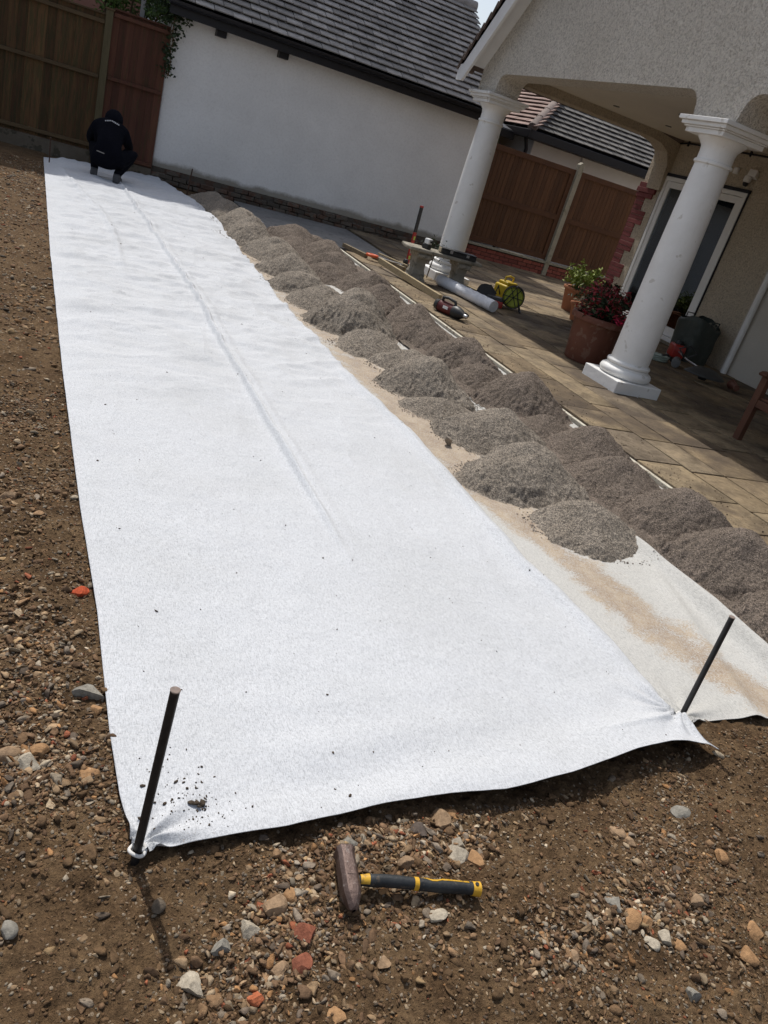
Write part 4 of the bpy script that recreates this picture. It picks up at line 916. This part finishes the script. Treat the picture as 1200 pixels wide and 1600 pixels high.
plank('longest pale timber length lying along the patio edge before the stone bench', (4.27, 10.22, .11), (4.52, 8.68, .058), .048, .075, WOOD)
plank('short dark timber length at the far end of the patio edge', (4.13, 11.35, .05), (4.26, 10.72, .06), .06, .055, WOODD)
plank('weathered board lying beside the red handled saw', (4.42, 10.88, .06), (4.72, 10.35, .06), .07, .05, WOODD)
plank('thin pale lath on the weathered board', (4.54, 10.98, .10), (4.78, 10.42, .10), .03, .022, WOOD)
plank('pale wedge of wood left of the yellow transformer', (5.48, 10.15, .05), (5.62, 9.62, .05), .07, .045, WOOD)
plank('second pale offcut beside the wedge of wood', (5.62, 10.20, .05), (5.80, 9.80, .05), .05, .04, WOOD)
t = thing('hand_saw', 'hand saw with an orange red handle on the timber lengths', 'saw', (4.30, 10.60, .10), rz=-.3)
b = B(); pts = [(math.cos(a)*.075, math.sin(a)*.05, 0) for a in np.linspace(0, 6.283, 19)]; b.tube(pts, .02, 8, caps=False); b.box((.0, .0, 0), (.03, .1, .025))
b.build('handle', mat('orange_plastic', (.62, .10, .03), (.7, .14, .05), 8, .4, .0005, 60), t, smooth=50)
B().prism([(.05, -.045), (.45, -.02), (.45, .02), (.05, .05)], -.001, .001, 'z').build('blade', METAL, t)

# grit trodden onto the paving
x = 4.02+np.abs(g1.normal(0, .22, 1500)); y = g1.uniform(1.5, 10.8, 1500); x = np.concatenate([x, g1.uniform(4.1, 8.4, 500)]); y = np.concatenate([y, g1.uniform(3, 10.8, 500)])
s_ = size_draw(len(x), .004, .014, 2.2, g1); tag(stones_mesh('patio_grit', np.stack([x, y, .029+s_*.2], -1), s_, np.array([(.12, .09, .065)])*g1.uniform(.4, 2.4, (len(x), 1)), 1, seed=18), 'scattered grit and soil crumbs on the patio slabs', 'grit', kind='stuff')
# roll of cloth
t = thing('fabric_roll', 'white roll of geotextile lying across the patio beside the stone bench', 'fabric roll', (5.0, 9.32, PZ+.077), rz=0)
a, b_ = Vector((.03, .50, 0)), Vector((.27, -.66, 0)); ax = (b_-a).normalized()
m, n, L, P = nodes('roll_wrap'); v = obvec(n, L); f = tex_noise(n, L, v, 9, 5, .6); L.new(ramp(n, L, f, [(.3, (.62, .64, .68)), (.7, (.80, .81, .84))]), P.inputs['Base Color']); P.inputs['Roughness'].default_value = .35; L.new(bumpn(n, L, f, .02), P.inputs['Normal']); ROLLM = m
vs, fs = [], []; nn = 40; q1 = ax.cross(Vector((0, 0, 1))).normalized()
pts = [a+(b_-a)*f for f in np.linspace(0, 1, 30)]
B().tube(pts, [.074+.0025*math.sin(i*1.7) for i in range(30)], nn).build('wrapped_roll', ROLLM, t, smooth=50)
sp_ = []
for k in range(90): q = k/90*6.283*5; r_ = .014+.056*k/90; sp_.append(b_+ax*.002+q1*math.cos(q)*r_+Vector((0, 0, 1))*math.sin(q)*r_)
B().tube(sp_, .0022, 5).build('spiral_edge', CLOTHR, t)

# breaker / drill
MAR = mat('maroon_plastic', (.085, .014, .014), (.13, .022, .02), 9, .45, .0008, 90)
t = thing('rotary_hammer', 'black and maroon electric hammer drill lying near the patio edge', 'power drill', (4.25, 7.85, PZ+.07), rz=R(-66))
B().tube([(-.20, 0, 0), (-.17, 0, 0), (-.10, 0, 0), (.05, 0, 0), (.08, 0, 0)], [.05, .062, .066, .064, .055], 22).build('motor_body', MAR, t, smooth=40)
B().tube([(-.215, 0, 0), (-.205, 0, 0), (-.15, 0, 0)], [.035, .056, .068], 22).build('end_cover', BLK, t, smooth=40)
B().tube([(.06, 0, 0), (.10, 0, 0), (.16, 0, 0), (.20, 0, 0), (.215, 0, 0)], [.068, .072, .058, .035, .03], 22).build('gear_housing', BLK, t, smooth=40)
B().tube([(.21, 0, 0), (.25, 0, 0), (.262, 0, 0)], [.024, .022, .015], 16).build('chuck', METAL, t, smooth=40)
B().tube([(-.13, 0, .05), (-.12, -.02, .10), (-.04, -.02, .115), (.05, -.01, .10), (.07, 0, .05)], .017, 10).build('handle', BLK, t, smooth=50)
B().tube([(.12, .05, .0), (.13, .12, .0), (.14, .17, -.02)], [.016, .02, .018], 12).build('side_handle', BLK, t, smooth=50)
B().box((-.02, -.066, .012), (.07, .006, .03)).build('white_plate', WPAINT, t)
B().tube([(-.21, 0, 0), (-.28, .04, -.04), (-.30, .12, -.058), (-.22, .16, -.06)], .007, 8).build('cord', BLK, t, smooth=60)

# transformer
t = thing('site_transformer', 'yellow site transformer box with a carrying handle', 'transformer', (6.02, 9.72, PZ), rz=.35)
B().bb((-.14, -.12, .02), (.14, .12, .24)).build('case', YELP, t, bevel=.028, seg=3, smooth=40)
B().bb((-.11, -.09, .235), (.11, .09, .285)).build('top_cover', YELP, t, bevel=.018, seg=3, smooth=40)
B().tube([(-.09, 0, .27), (-.085, 0, .34), (0, 0, .355), (.085, 0, .34), (.09, 0, .27)], .014, 10).build('handle', YELP, t, smooth=50)
for x in (-.05, .05): B().tube([(x, -.115, .13), (x, -.145, .12)], .028, 16).build('socket', BLK, t, smooth=40)
B().tube([(-.14, -.03, .1), (-.2, -.02, .19), (-.26, -.06, .22), (-.31, -.08, .12), (-.30, -.12, .02)], .008, 8).build('lead', BLK, t, smooth=60)

# cable reel
t = thing('cable_reel', 'black cable reel wound with yellow green cable', 'cable reel', (5.86, 9.22, PZ), rz=1.0)
FRM = mat('reel_frame', (.02, .02, .021), (.035, .035, .036), 8, .4, .0006, 80, spec=.5)
YG = mat('yellow_green_cable', (.30, .33, .03), (.42, .44, .06), 30, .5, .001, 80)
for s_i in (-1, 1):
    f_ = B().tube([(s_i*.085, -.15, 0), (s_i*.085, -.13, .02), (s_i*.085, 0, .30), (s_i*.085, .13, .02), (s_i*.085, .15, 0)], .011, 8)
    f_.build('frame', FRM, t, smooth=50)
    fb = B().tube([(s_i*.070, math.cos(a)*.140, .165+math.sin(a)*.140) for a in np.linspace(0, 6.283, 37)], .007, 6, caps=False)
    for k in range(6): fb.tube([(s_i*.070, 0, .165), (s_i*.070, math.cos(k*1.047)*.14, .165+math.sin(k*1.047)*.14)], .005, 6)
    fb.build('flange', FRM, t, smooth=40)
B().tube([(-.085, 0, .30), (.085, 0, .30)], .012, 8).tube([(-.085, -.15, .008), (.085, -.15, .008)], .009, 8).tube([(-.085, .15, .008), (.085, .15, .008)], .009, 8).build('handle', FRM, t, smooth=50)
pts = []
for k in range(330):
    a = k/16*6.283; r_ = .125+.006*((k//80) % 2); x = -.055+.11*abs(((k/80) % 2)-1); pts.append((x, math.cos(a)*r_, .165+math.sin(a)*r_))
B().tube(pts, .0065, 6).build('wound_cable', YG, t, smooth=60)
B().tube([(-.06, 0, .165), (.06, 0, .165)], .118, 24).build('drum', YG, t, smooth=40)

# disc cutter
t = thing('disc_cutter', 'black and red disc cutter with a pale round blade guard on the patio', 'disc cutter', (5.52, 9.30, PZ), rz=-.5)
B().bb((-.02, -.10, .01), (.22, .08, .12)).build('engine', BLK, t, bevel=.025, seg=3, smooth=40)
B().bb((.05, -.14, .0), (.22, -.09, .08)).build('red_housing', REDP, t, bevel=.015, seg=3, smooth=40)
M_ = Euler((.9, .15, 0)).to_matrix()
B().lathe([(0, -.003), (.10, -.003), (.10, .003), (0, .003)], (-.04, -.0, .13), 32, M=M_).build('blade', mat('disc_grey', (.20, .24, .23), (.30, .34, .33), 20, .5), t, smooth=30)
B().lathe([(.10, -.02), (.125, -.02), (.125, .02), (.10, .02)], (-.04, .0, .12), 32, M=M_).build('guard', BLK, t, smooth=30)
B().tube([(-.14, .02, .10), (-.12, .08, .20), (0, .10, .22), (.1, .06, .14)], .012, 9).build('handle', BLK, t, smooth=50)
B().tube([(-.02, .08, .03), (-.12, .12, .02), (-.15, .05, .01)], .014, 9).build('rear_grip', BLK, t, smooth=50)

# pots
TERR = mat('terracotta', (.30, .115, .055), (.38, .16, .085), 4, .85, .002, 60, spots=(6, .6, (.34, .24, .18), .45))
TERD = mat('dark_terracotta_plastic', (.115, .042, .026), (.17, .066, .042), 3, .6, .0015, 60, spots=(9, .58, (.24, .16, .12), .4))
EARTH = mat('potting_soil', (.03, .02, .014), (.06, .04, .028), 20, .95, .01, 60)
def pot(name, lab, loc, rb, rt, h, m, rimh=.05, rimt=.025):
    t = thing(name, lab, 'plant pot', loc)
    prof = [(rb*.97, 0), (rb, .01), (rb+(rt-rb)*.5, h*.5), (rt-.008, h-rimh-.012), (rt, h-rimh), (rt+rimt*.8, h-rimh+.006), (rt+rimt, h-rimh*.4), (rt+rimt*.8, h-.004), (rt+rimt*.3, h), (rt-.02, h-.01), (rt-.035, h-rimh*1.3), (rt-.05, h-rimh*1.4)]
    B().lathe(prof, (0, 0, 0), 56).build('pot', m, t, smooth=40)
    B().lathe([(0, h-.055), (rt*.5, h-.06), (rt-.03, h-.07)], (0, 0, 0), 30).build('soil', EARTH, t, smooth=60); return t
t = pot('flower_pot', 'small terracotta pot with a light green leafy plant', (7.70, 10.36, PZ), .19, .245, .36, TERR)
g = random.Random(41); PG = leaf_mat('pot_leaf', (.16, .21, .03), (.26, .31, .06)); 
def tufts(nb, spread, h0, h1, per, g):
    pts, stems = [], []
    for _ in range(nb):
        a = g.uniform(0, 6.283); r_ = spread*math.sqrt(g.random()); top = Vector((math.cos(a)*r_, math.sin(a)*r_, h0+(h1-h0)*g.random()*(1-.5*(r_/spread)**2)))
        stems.append([(top.x*.15, top.y*.15, h0-.15), (top.x*.6, top.y*.6, (h0+top.z)/2+.03), tuple(top)])
        for _ in range(per): f = g.uniform(.45, 1.02); pts.append((top.x*f+g.gauss(0, .025), top.y*f+g.gauss(0, .025), h0+(top.z-h0)*f+g.gauss(0, .02)))
    return pts, stems
pts, stems = tufts(46, .34, .42, .80, 16, g)
leaves('foliage', PG, pts, .06, t, 42); b = B(); [b.tube(s_, .004, 5) for s_ in stems]; b.build('stems', mat('green_stem', (.10, .14, .03)), t)
t = pot('flower_pot', 'large brown red pot of dark red flowers behind the near column', (5.56, 6.97, PZ), .225, .275, .50, TERD, .07, .035)
g = random.Random(43); DL = leaf_mat('dark_leaf', (.020, .035, .016), (.045, .065, .025)); REDF = leaf_mat('red_petal', (.11, .006, .010), (.22, .014, .022)); PINK = leaf_mat('crimson_petal', (.42, .01, .05), (.55, .03, .09)); DRY = leaf_mat('dry_leaf', (.25, .20, .12), (.36, .30, .19))
pts, stems = tufts(80, .31, .50, .88, 16, g)
leaves('foliage', DL, pts, .06, t, 44); b = B(); [b.tube(s_, .004, 5) for s_ in stems]; b.build('stems', mat('brown_stem', (.08, .05, .025)), t)
fl = []
for s_ in stems: fl += [(s_[2][0]+g.gauss(0, .03), s_[2][1]+g.gauss(0, .03), s_[2][2]+g.gauss(0, .03)) for _ in range(9)]
leaves('red_flowers', REDF, fl, .05, t, 45)  # dark red flowers at the stem tips, all in one mesh
leaves('crimson_bloom', PINK, [(.02+g.gauss(0, .03), -.28+g.gauss(0, .03), .53+g.gauss(0, .03)) for _ in range(40)], .05, t, 46)
leaves('dry_flowers', DRY, [(-.22+g.gauss(0, .06), .02+g.gauss(0, .06), .58+g.gauss(0, .04)) for _ in range(70)], .04, t, 47)  # dry flowers on the left of the pot, all in one mesh
t = pot('flower_pot', 'small terracotta pot half hidden behind the large flower pot', (7.25, 9.55, PZ), .13, .18, .25, TERR, .035, .018)
g = random.Random(48); leaves('foliage', DL, [(g.gauss(0, .1), g.gauss(0, .1), .3+abs(g.gauss(0, .08))) for _ in range(160)], .05, t, 49)

# yellow tub behind the door glass
t = thing('yellow_tub', 'yellow tub seen through the bottom of the door glass', 'tub', (9.35, 9.62, .08))
B().lathe([(.20, 0), (.22, .02), (.26, .26), (.28, .27), (.28, .29), (.255, .285), (.21, .04), (0, .035)], (0, 0, 0), 36).build('tub', YELP, t, smooth=40)
B().tube([(0, .27, .27), (0, .33, .24), (0, .27, .20)], .012, 8).build('handle', YELP, t, smooth=50)

# dark garden sack
t = thing('garden_sack', 'crumpled dark green grey garden sack standing against the porch wall', 'sack', (8.38, 8.42, PZ))
nz, na = 34, 72; zz, aa = np.meshgrid(np.linspace(0, 1, nz), np.linspace(0, 2*np.pi, na), indexing='ij')
sq = (np.abs(np.cos(aa))**5+np.abs(np.sin(aa))**5)**(-1/5)
rad = .22*sq*(1+.10*zz)*(1+.06*fbm(aa*2.2, zz*3, 3, 61)*(1-0*zz)+.05*np.sin(3*aa)*zz)
hh = .56*zz+.035*np.sin(2*aa+.6)*zz**3+.03*fbm(aa*1.5, zz*2, 3, 62)*zz**2; rad = rad*np.where(zz > .93, 1-(zz-.93)*1.5, 1)
rad[:, -1] = rad[:, 0]; hh[:, -1] = hh[:, 0]
SACK = mat('sack_plastic', (.035, .042, .036), (.055, .063, .055), 6, .5, .006, 30)
gridmesh('sack', rad*np.cos(aa), rad*np.sin(aa), hh, SACK, parent=t)
g = random.Random(52); leaves('clippings', mat('sack_clippings', (.16, .16, .13), (.26, .25, .21), 8, .8, tint=.6), [(g.uniform(-.17, .17), g.uniform(-.17, .17), .50+g.gauss(0, .025)) for _ in range(420)], .06, t, 53)
for s_i in (-1, 1): B().tube([(-.08, s_i*.23, .50), (-.06, s_i*.26, .60), (.06, s_i*.26, .60), (.08, s_i*.23, .50)], .009, 7).build('handle', SACK, t, smooth=50)

# trimmer
t = thing('grass_trimmer', 'petrol grass trimmer with red engine lying on the porch floor', 'grass trimmer', (8.05, 8.30, PZ), rz=R(-114))
B().bb((-.12, -.09, .02), (.10, .09, .20)).build('engine', REDP, t, bevel=.03, seg=3, smooth=40)
B().bb((-.15, -.08, .0), (-.02, .10, .12)).build('fuel_tank', mat('milky_plastic', (.35, .35, .33)), t, bevel=.025, seg=3, smooth=40)
B().lathe([(0, 0), (.055, 0), (.06, .03), (.045, .06), (0, .065)], (-.03, 0, .19), 20).build('starter', BLK, t, smooth=40)
B().tube([(.08, 0, .12), (.5, 0, .10), (1.18, 0, .12)], .013, 12).build('shaft', METAL, t, smooth=50)
B().tube([(.42, -.02, .11), (.40, -.12, .20), (.42, .0, .27), (.44, .12, .20), (.42, .02, .11)], .012, 9).build('loop_handle', BLK, t, smooth=50)
gd = []
vs, fs = [], []
for i in range(7):
    r_ = .05+.26*i/6
    for k in range(15): a = -1.3+2.6*k/14; vs.append((1.16+math.cos(a)*r_*-.0+math.sin(a)*r_*.35, math.sin(a)*r_, .16+.05*(i/6)**2+math.cos(a)*.03))
# guard: a curved plate round the cutting head
vs = []; fs = []
for i in range(8):
    for k in range(17):
        a = R(-75)+R(150)*k/16; r_ = .03+.25*i/7; vs.append((1.15+r_*math.cos(a), r_*math.sin(a), .17-.09*(i/7)**2))
for i in range(7):
    for k in range(16): a = i*17+k; fs.append((a, a+1, a+18, a+17))
o = B().add(vs, fs).build('guard', DGREY, t, smooth=60); md = o.modifiers.new('t', 'SOLIDIFY'); md.thickness = .006
B().lathe([(0, .02), (.05, .02), (.06, .06), (.04, .10), (0, .11)], (1.2, 0, 0), 20).build('cutting_head', BLK, t, smooth=40)

# hose coil
t = thing('hose_coil', 'pale green hose coiled beside the near column', 'hose', (7.46, 7.98, PZ)); pts = []
for k in range(170): a = k/22*6.283; r_ = .13+.012*math.sin(k*.7)+.012*(k/170); pts.append((math.cos(a)*r_, math.sin(a)*r_*1.1, .014+.06*k/170+.012*math.sin(k*.31)))
B().tube(pts, .010, 8).build('hose', mat('pale_green_hose', (.30, .36, .30), (.42, .47, .42), 8, .5), t, smooth=60)
B().tube([pts[-1], (.15, -.02, .09), (.20, -.10, .02)], .014, 8).build('nozzle', BLK, t, smooth=50)
# bucket and small can near it
t = thing('small_can', 'dull grey can lying by the grass trimmer', 'can', (7.62, 7.78, PZ+.055), rz=.8)
B().tube([(-.13, 0, 0), (-.128, 0, 0), (.12, 0, 0), (.13, 0, 0)], [.05, .056, .056, .05], 24).build('body', mat('dull_can', (.12, .125, .125), (.17, .17, .17), 5, .5), t, smooth=40)
B().tube([(.13, 0, 0), (.155, 0, 0)], .022, 12).build('cap', BLK, t, smooth=40)
t = thing('flower_pot', 'small broken orange pot on its side near the foot of the downpipe', 'plant pot', (7.85, 6.95, PZ+.07), rz=1.1)
B().tube([(-.09, 0, 0), (.08, 0, 0), (.085, 0, 0), (.11, 0, 0)], [.035, .05, .06, .06], 24).build('pot', TERD, t, smooth=40)

# wooden bench at the right edge
TEAK = mat('dark_teak', (.075, .030, .018), (.13, .055, .030), 3, .6, .002, 35, st=(1.5, 1.5, 1.5), tint=.25)
t = thing('wooden_bench', 'dark wooden garden bench cut by the right frame edge', 'bench', (5.98, 5.0, PZ))
def leg(x, y, h): B().bb((x-.03, y-.035, 0), (x+.03, y+.035, h)).build('leg', TEAK, t, bevel=.006)
for y in (0, -1.45): leg(0, y, .60); leg(.48, y, .60)
for y in (0, -1.45):
    B().prism([(-.07, .60), (.52, .60), (.52, .635), (.0, .645), (-.05, .64), (-.08, .62)], y-.045, y+.045, 'y').build('armrest', TEAK, t, bevel=.006)
    B().bb((.03, y-.015, .30), (.46, y+.015, .38)).build('side_rail', TEAK, t, bevel=.004)
B().bb((-.02, -1.42, .33), (.012, -.03, .40)).build('front_rail', TEAK, t, bevel=.004)
b = B()
for k in range(6): b.bb((.0+k*.078, -1.47, .405), (.062+k*.078, .02, .425))
b.build('seat', TEAK, t, bevel=.004)
b = B().bb((.50, -1.47, .86), (.54, .02, .93)).bb((.50, -1.47, .48), (.54, .02, .54))
for k in range(14): b.bb((.51, -1.40+k*.1, .54), (.53, -1.36+k*.1, .86))
b.bb((.49, -.03, .60), (.55, .04, .92)).bb((.49, -1.49, .60), (.55, -1.41, .92)); b.build('backrest', TEAK, t, bevel=.004)
t = thing('rubbish_sack', 'black plastic sack with a pale print under the wooden bench', 'sack', (6.32, 4.35, PZ))
zz, aa = np.meshgrid(np.linspace(0, 1, 26), np.linspace(0, 2*np.pi, 60), indexing='ij')
rad = .24*np.sin(np.pi*(.18+.82*zz))**.6*(1+.12*fbm(aa*2, zz*4, 3, 65)); rad[:, -1] = rad[:, 0]
gridmesh('sack', rad*np.cos(aa), rad*1.5*np.sin(aa), .27*zz, BLK, parent=t)
t = thing('white_board', 'white board leaning against the wall behind the wooden bench', 'board', (8.55, 6.6, PZ))
B().box((.08, 0, .33), (.02, .9, .66), (0, -.2, 0)).build('panel', WPAINT, t, bevel=.003)

# ================================================================== CLUB HAMMER
STEELH = mat('worn_brown_steel', (.085, .055, .045), (.15, .105, .09), 30, .5, .0015, 110, metal=.55, spec=.5, spots=(60, .62, (.25, .22, .2), .5))
GRIP = mat('black_rubber_grip', (.016, .019, .021), (.035, .038, .040), 30, .55, .001, 150, spots=(50, .62, (.13, .10, .07), .5))
YELG = mat('amber_grip_inlay', (.62, .34, .02), (.72, .42, .05), 30, .5, .0008, 120, spots=(50, .62, (.25, .16, .06), .6))
t = thing('club_hammer', 'club hammer with steel head and black and yellow grip lying on stony soil', 'hammer', (.757, 1.043, .034), rz=R(-10)); t.scale = (1.05, 1.05, 1.05)
# local x along the handle, y towards the flat striking face
def octo(a, b_, y): return [(-a, y, -b_+.008), (-a, y, b_-.008), (-a+.008, y, b_), (a-.008, y, b_), (a, y, b_-.008), (a, y, -b_+.008), (a-.008, y, -b_), (-a+.008, y, -b_)]
secs = [(.0235, .0235, .0745), (.0262, .0262, .071), (.0262, .0262, .065), (.0240, .0240, .058), (.0235, .0235, .045), (.024, .024, .035), (.0245, .025, .022), (.0245, .025, -.030), (.0225, .023, -.044), (.0185, .019, -.056), (.0150, .0155, -.065), (.0125, .013, -.070), (.0095, .010, -.0745), (.006, .006, -.076)]
vs = []; [vs.extend(octo(s_[0]*.80, s_[1]*.90, s_[2])) for s_ in secs]; fs = [(i*8+k, i*8+(k+1) % 8, i*8+8+(k+1) % 8, i*8+8+k) for i in range(len(secs)-1) for k in range(8)]+[tuple(range(8)), tuple(reversed(range(len(vs)-8, len(vs))))]
hd = B().add(vs, fs).build('head', STEELH, t, bevel=.0015, smooth=28)
B().box((0, .010, .0215), (.018, .030, .004)).build('cheek_panel', STEELH, hd, bevel=.001)
# handle: oval section swept along a slightly bent line
hp = [(.020, .0, 0, .0115, .0135), (.040, .001, 0, .0125, .0145), (.050, .0015, 0, .0145, .016), (.075, .002, 0, .0150, .0165), (.11, .0005, 0, .0150, .0165), (.15, -.003, 0, .0140, .0155), (.18, -.006, 0, .0148, .016), (.21, -.0075, 0, .0158, .017), (.24, -.009, 0, .0150, .0165), (.27, -.0105, 0, .0142, .016), (.295, -.012, 0, .0152, .0165), (.306, -.013, 0, .0165, .0175)]
hp = [(a, b, c, d*.88, e*.9) for a, b, c, d, e in hp]
def sweep(a, b_, grow=0, n=22, ang=None, close=True):
    xs = [q[0] for q in hp]; out = B(); N_ = max(2, int((b_-a)/.006)); vs = []; A_ = np.linspace(0, 2*np.pi, n, endpoint=False) if ang is None else np.linspace(ang[0], ang[1], n)
    for x in np.linspace(a, b_, N_):
        y = np.interp(x, xs, [q[1] for q in hp]); ra = np.interp(x, xs, [q[3] for q in hp])+grow; rb = np.interp(x, xs, [q[4] for q in hp])+grow
        vs += [(x, y+ra*math.cos(w), -.004+rb*math.sin(w)) for w in A_]
    if ang is None:
        fs = [(i*n+k, i*n+(k+1) % n, i*n+n+(k+1) % n, i*n+n+k) for i in range(N_-1) for k in range(n)]+[tuple(range(n)), tuple(reversed(range(len(vs)-n, len(vs))))]
    else: fs = [(i*n+k, i*n+k+1, i*n+n+k+1, i*n+n+k) for i in range(N_-1) for k in range(n-1)]
    return out.add(vs, fs)
hn = sweep(.018, .300).build('handle', GRIP, t, smooth=50)
sweep(.026, .0470, .0012, ang=(R(20), R(165))).build('neck_inlay', YELG, hn, smooth=60)
sweep(.150, .160, .0010).build('ring_inlay', YELG, hn, smooth=50)
def band(pth, w, name):
    b = B(); vs = []
    xs = [q[0] for q in hp]
    for (x, th) in pth:
        y = np.interp(x, xs, [q[1] for q in hp]); ra = np.interp(x, xs, [q[3] for q in hp])+.0012; rb = np.interp(x, xs, [q[4] for q in hp])+.0012
        for s_ in (-w, w): a = R(th)+s_; vs.append((x, y+ra*math.cos(a), -.004+rb*math.sin(a)))
    fs = [(2*i, 2*i+1, 2*i+3, 2*i+2) for i in range(len(pth)-1)]; o = b.add(vs, fs).build(name, YELG, hn, smooth=60); md = o.modifiers.new('t', 'SOLIDIFY'); md.thickness = .0015; return o
band([(.168, 38), (.175, 52), (.183, 72), (.190, 84), (.200, 84), (.210, 74), (.218, 62), (.23, 60), (.25, 60), (.268, 60)], .14, 'stripe_inlay')
band([(.216, 62), (.23, 58), (.25, 58), (.27, 60), (.279, 64)], .26, 'stripe_inlay')
b = sweep(.288, .306, .0012); b.build('end_cap', YELG, hn, smooth=50)
B().tube([(.296, -.0125, .0105), (.296, -.0125, .0138)], .0045, 12).build('lanyard_hole', BLK, hn)

# ================================================================== PERSON
CLOTH = mat('navy_black_clothing', (.0025, .003, .006), (.005, .0055, .010), 6, .95, .006, 30, spec=.1)
SKIN = mat('skin', (.40, .24, .17), (.46, .29, .21), 6, .6)
SHOE = mat('grey_work_shoe', (.045, .045, .048), (.08, .08, .085), 14, .7, .002, 60)
t = thing('person', 'person in black hooded top crouching on the shaded far end of the white sheet', 'person', (.83, 12.05, .045), rz=-.1); t.scale = (1.0, 1.0, 1.0)
J = {'pel': (0, -.06, .27, .165), 'wst': (-.01, .0, .43, .165), 'chs': (-.015, .09, .60, .205), 'nck': (-.01, .21, .70, .08), 'hd0': (-.01, .26, .72, .085), 'hd1': (.01, .33, .745, .10), 'hd2': (.01, .38, .70, .075),
     'hl': (-.13, -.06, .26, .13), 'kl': (-.20, .30, .40, .075), 'al': (-.15, .02, .10, .052), 'tl': (-.16, .17, .04, .04),
     'hr': (.13, -.04, .25, .13), 'kr': (.33, .20, .41, .085), 'ar': (.14, -.04, .10, .055), 'tr': (.16, .10, .04, .04),
     'sl': (-.19, .12, .62, .088), 'el': (-.27, .30, .44, .058), 'wl': (-.13, .46, .26, .036), 'sr': (.17, .12, .61, .088), 'er': (.26, .32, .42, .058), 'wr': (.09, .48, .24, .036)}
E2 = [('pel','wst'),('wst','chs'),('chs','nck'),('nck','hd0'),('hd0','hd1'),('hd1','hd2'),('pel','hl'),('hl','kl'),('kl','al'),('al','tl'),('pel','hr'),('hr','kr'),('kr','ar'),('ar','tr'),('chs','sl'),('sl','el'),('el','wl'),('chs','sr'),('sr','er'),('er','wr')]
def skinned(name, J, E2, root, m, parent, sub=2):
    ks = list(J); me = bpy.data.meshes.new(name); me.from_pydata([J[k][:3] for k in ks], [(ks.index(a), ks.index(b)) for a, b in E2], []); me.materials.append(m)
    o = bpy.data.objects.new(name, me); COL.objects.link(o); o.parent = parent
    sk = o.modifiers.new('skin', 'SKIN'); sk.use_smooth_shade = True
    for i, k in enumerate(ks): sv = me.skin_vertices[0].data[i]; sv.radius = (J[k][3],)*2; sv.use_root = (k == root)
    ss = o.modifiers.new('sub', 'SUBSURF'); ss.levels = ss.render_levels = sub; return o
skinned('body', J, E2, 'pel', CLOTH, t)
# hood
B().lathe([(0, .125), (.05, .118), (.09, .09), (.115, .04), (.12, -.02), (.105, -.08), (.08, -.11)], (.01, .27, .745), 24, M=Euler((-.9, 0, 0)).to_matrix()).build('hood', CLOTH, t, smooth=80)
# face looking down, away from the camera
hf = B().lathe([(0, .09), (.04, .082), (.068, .05), (.075, 0), (.062, -.05), (.04, -.08), (0, -.09)], (.01, .40, .68), 20, M=Euler((-.9, 0, 0)).to_matrix()).build('face', SKIN, t, smooth=80)
B().lathe([(0, .03), (.012, .01), (.018, -.02), (0, -.028)], (.01, .475, .655), 10, M=Euler((-.9, 0, 0)).to_matrix()).build('nose', SKIN, hf, smooth=80)
for x in (-.028, .028): B().lathe([(0, .008), (.008, 0), (0, -.008)], (x+.01, .465, .69), 10).build('eye', BLK, hf, smooth=80)
for sx, (wx_, wy_, wz_) in ((-1, (-.13, .46, .26)), (1, (.09, .48, .24))):
    HJ = {'w': (wx_, wy_, wz_, .024), 'p': (wx_-.01*sx, wy_+.05, wz_-.05, .03)}; HE = [('w', 'p')]
    for k in range(4):
        x = wx_-.028+.019*k; l = (.9, 1.05, 1.0, .8)[k]
        HJ[f'a{k}'] = (x, wy_+.085, wz_-.085, .0095); HJ[f'b{k}'] = (x, wy_+.095, wz_-.085-.032*l, .0085); HJ[f'c{k}'] = (x, wy_+.085, wz_-.085-.058*l, .007)
        HE += [('p', f'a{k}'), (f'a{k}', f'b{k}'), (f'b{k}', f'c{k}')]
    HJ['t0'] = (wx_-sx*.035, wy_+.045, wz_-.07, .011); HJ['t1'] = (wx_-sx*.038, wy_+.06, wz_-.105, .009); HE += [('p', 't0'), ('t0', 't1')]
    skinned('hand', HJ, HE, 'w', SKIN, t, 1)
for (x, y, a) in ((-.155, .05, .1), (.15, -.02, -.15)):
    b = B().prism([(-.105, 0), (.165, 0), (.17, .03), (.13, .055), (.05, .08), (-.04, .115), (-.10, .11), (-.11, .05)], -.042, .042, 'x'); b.build('shoe', SHOE, t, loc=(x, y, 0), bevel=.018, seg=3, smooth=50, rot=(0, 0, a))
# small pale print below the collar (unreadable) and the strip of shirt at the waist
b = B(); g = random.Random(3)
for k in range(9):
    x = -.085+k*.021; b.box((x, .055-.0+abs(x)*.25, .738-abs(x+.01)*.30), (.013, .004, g.uniform(.014, .022)), (-.9, 0, g.uniform(-.3, .3)))
b.build('collar_print', mat('pale_print', (.55, .56, .58)), t)
B().box((-.09, -.218, .345), (.10, .004, .012), (0, .1, -.2)).build('belt_strip', mat('pale_belt', (.22, .21, .2)), t)
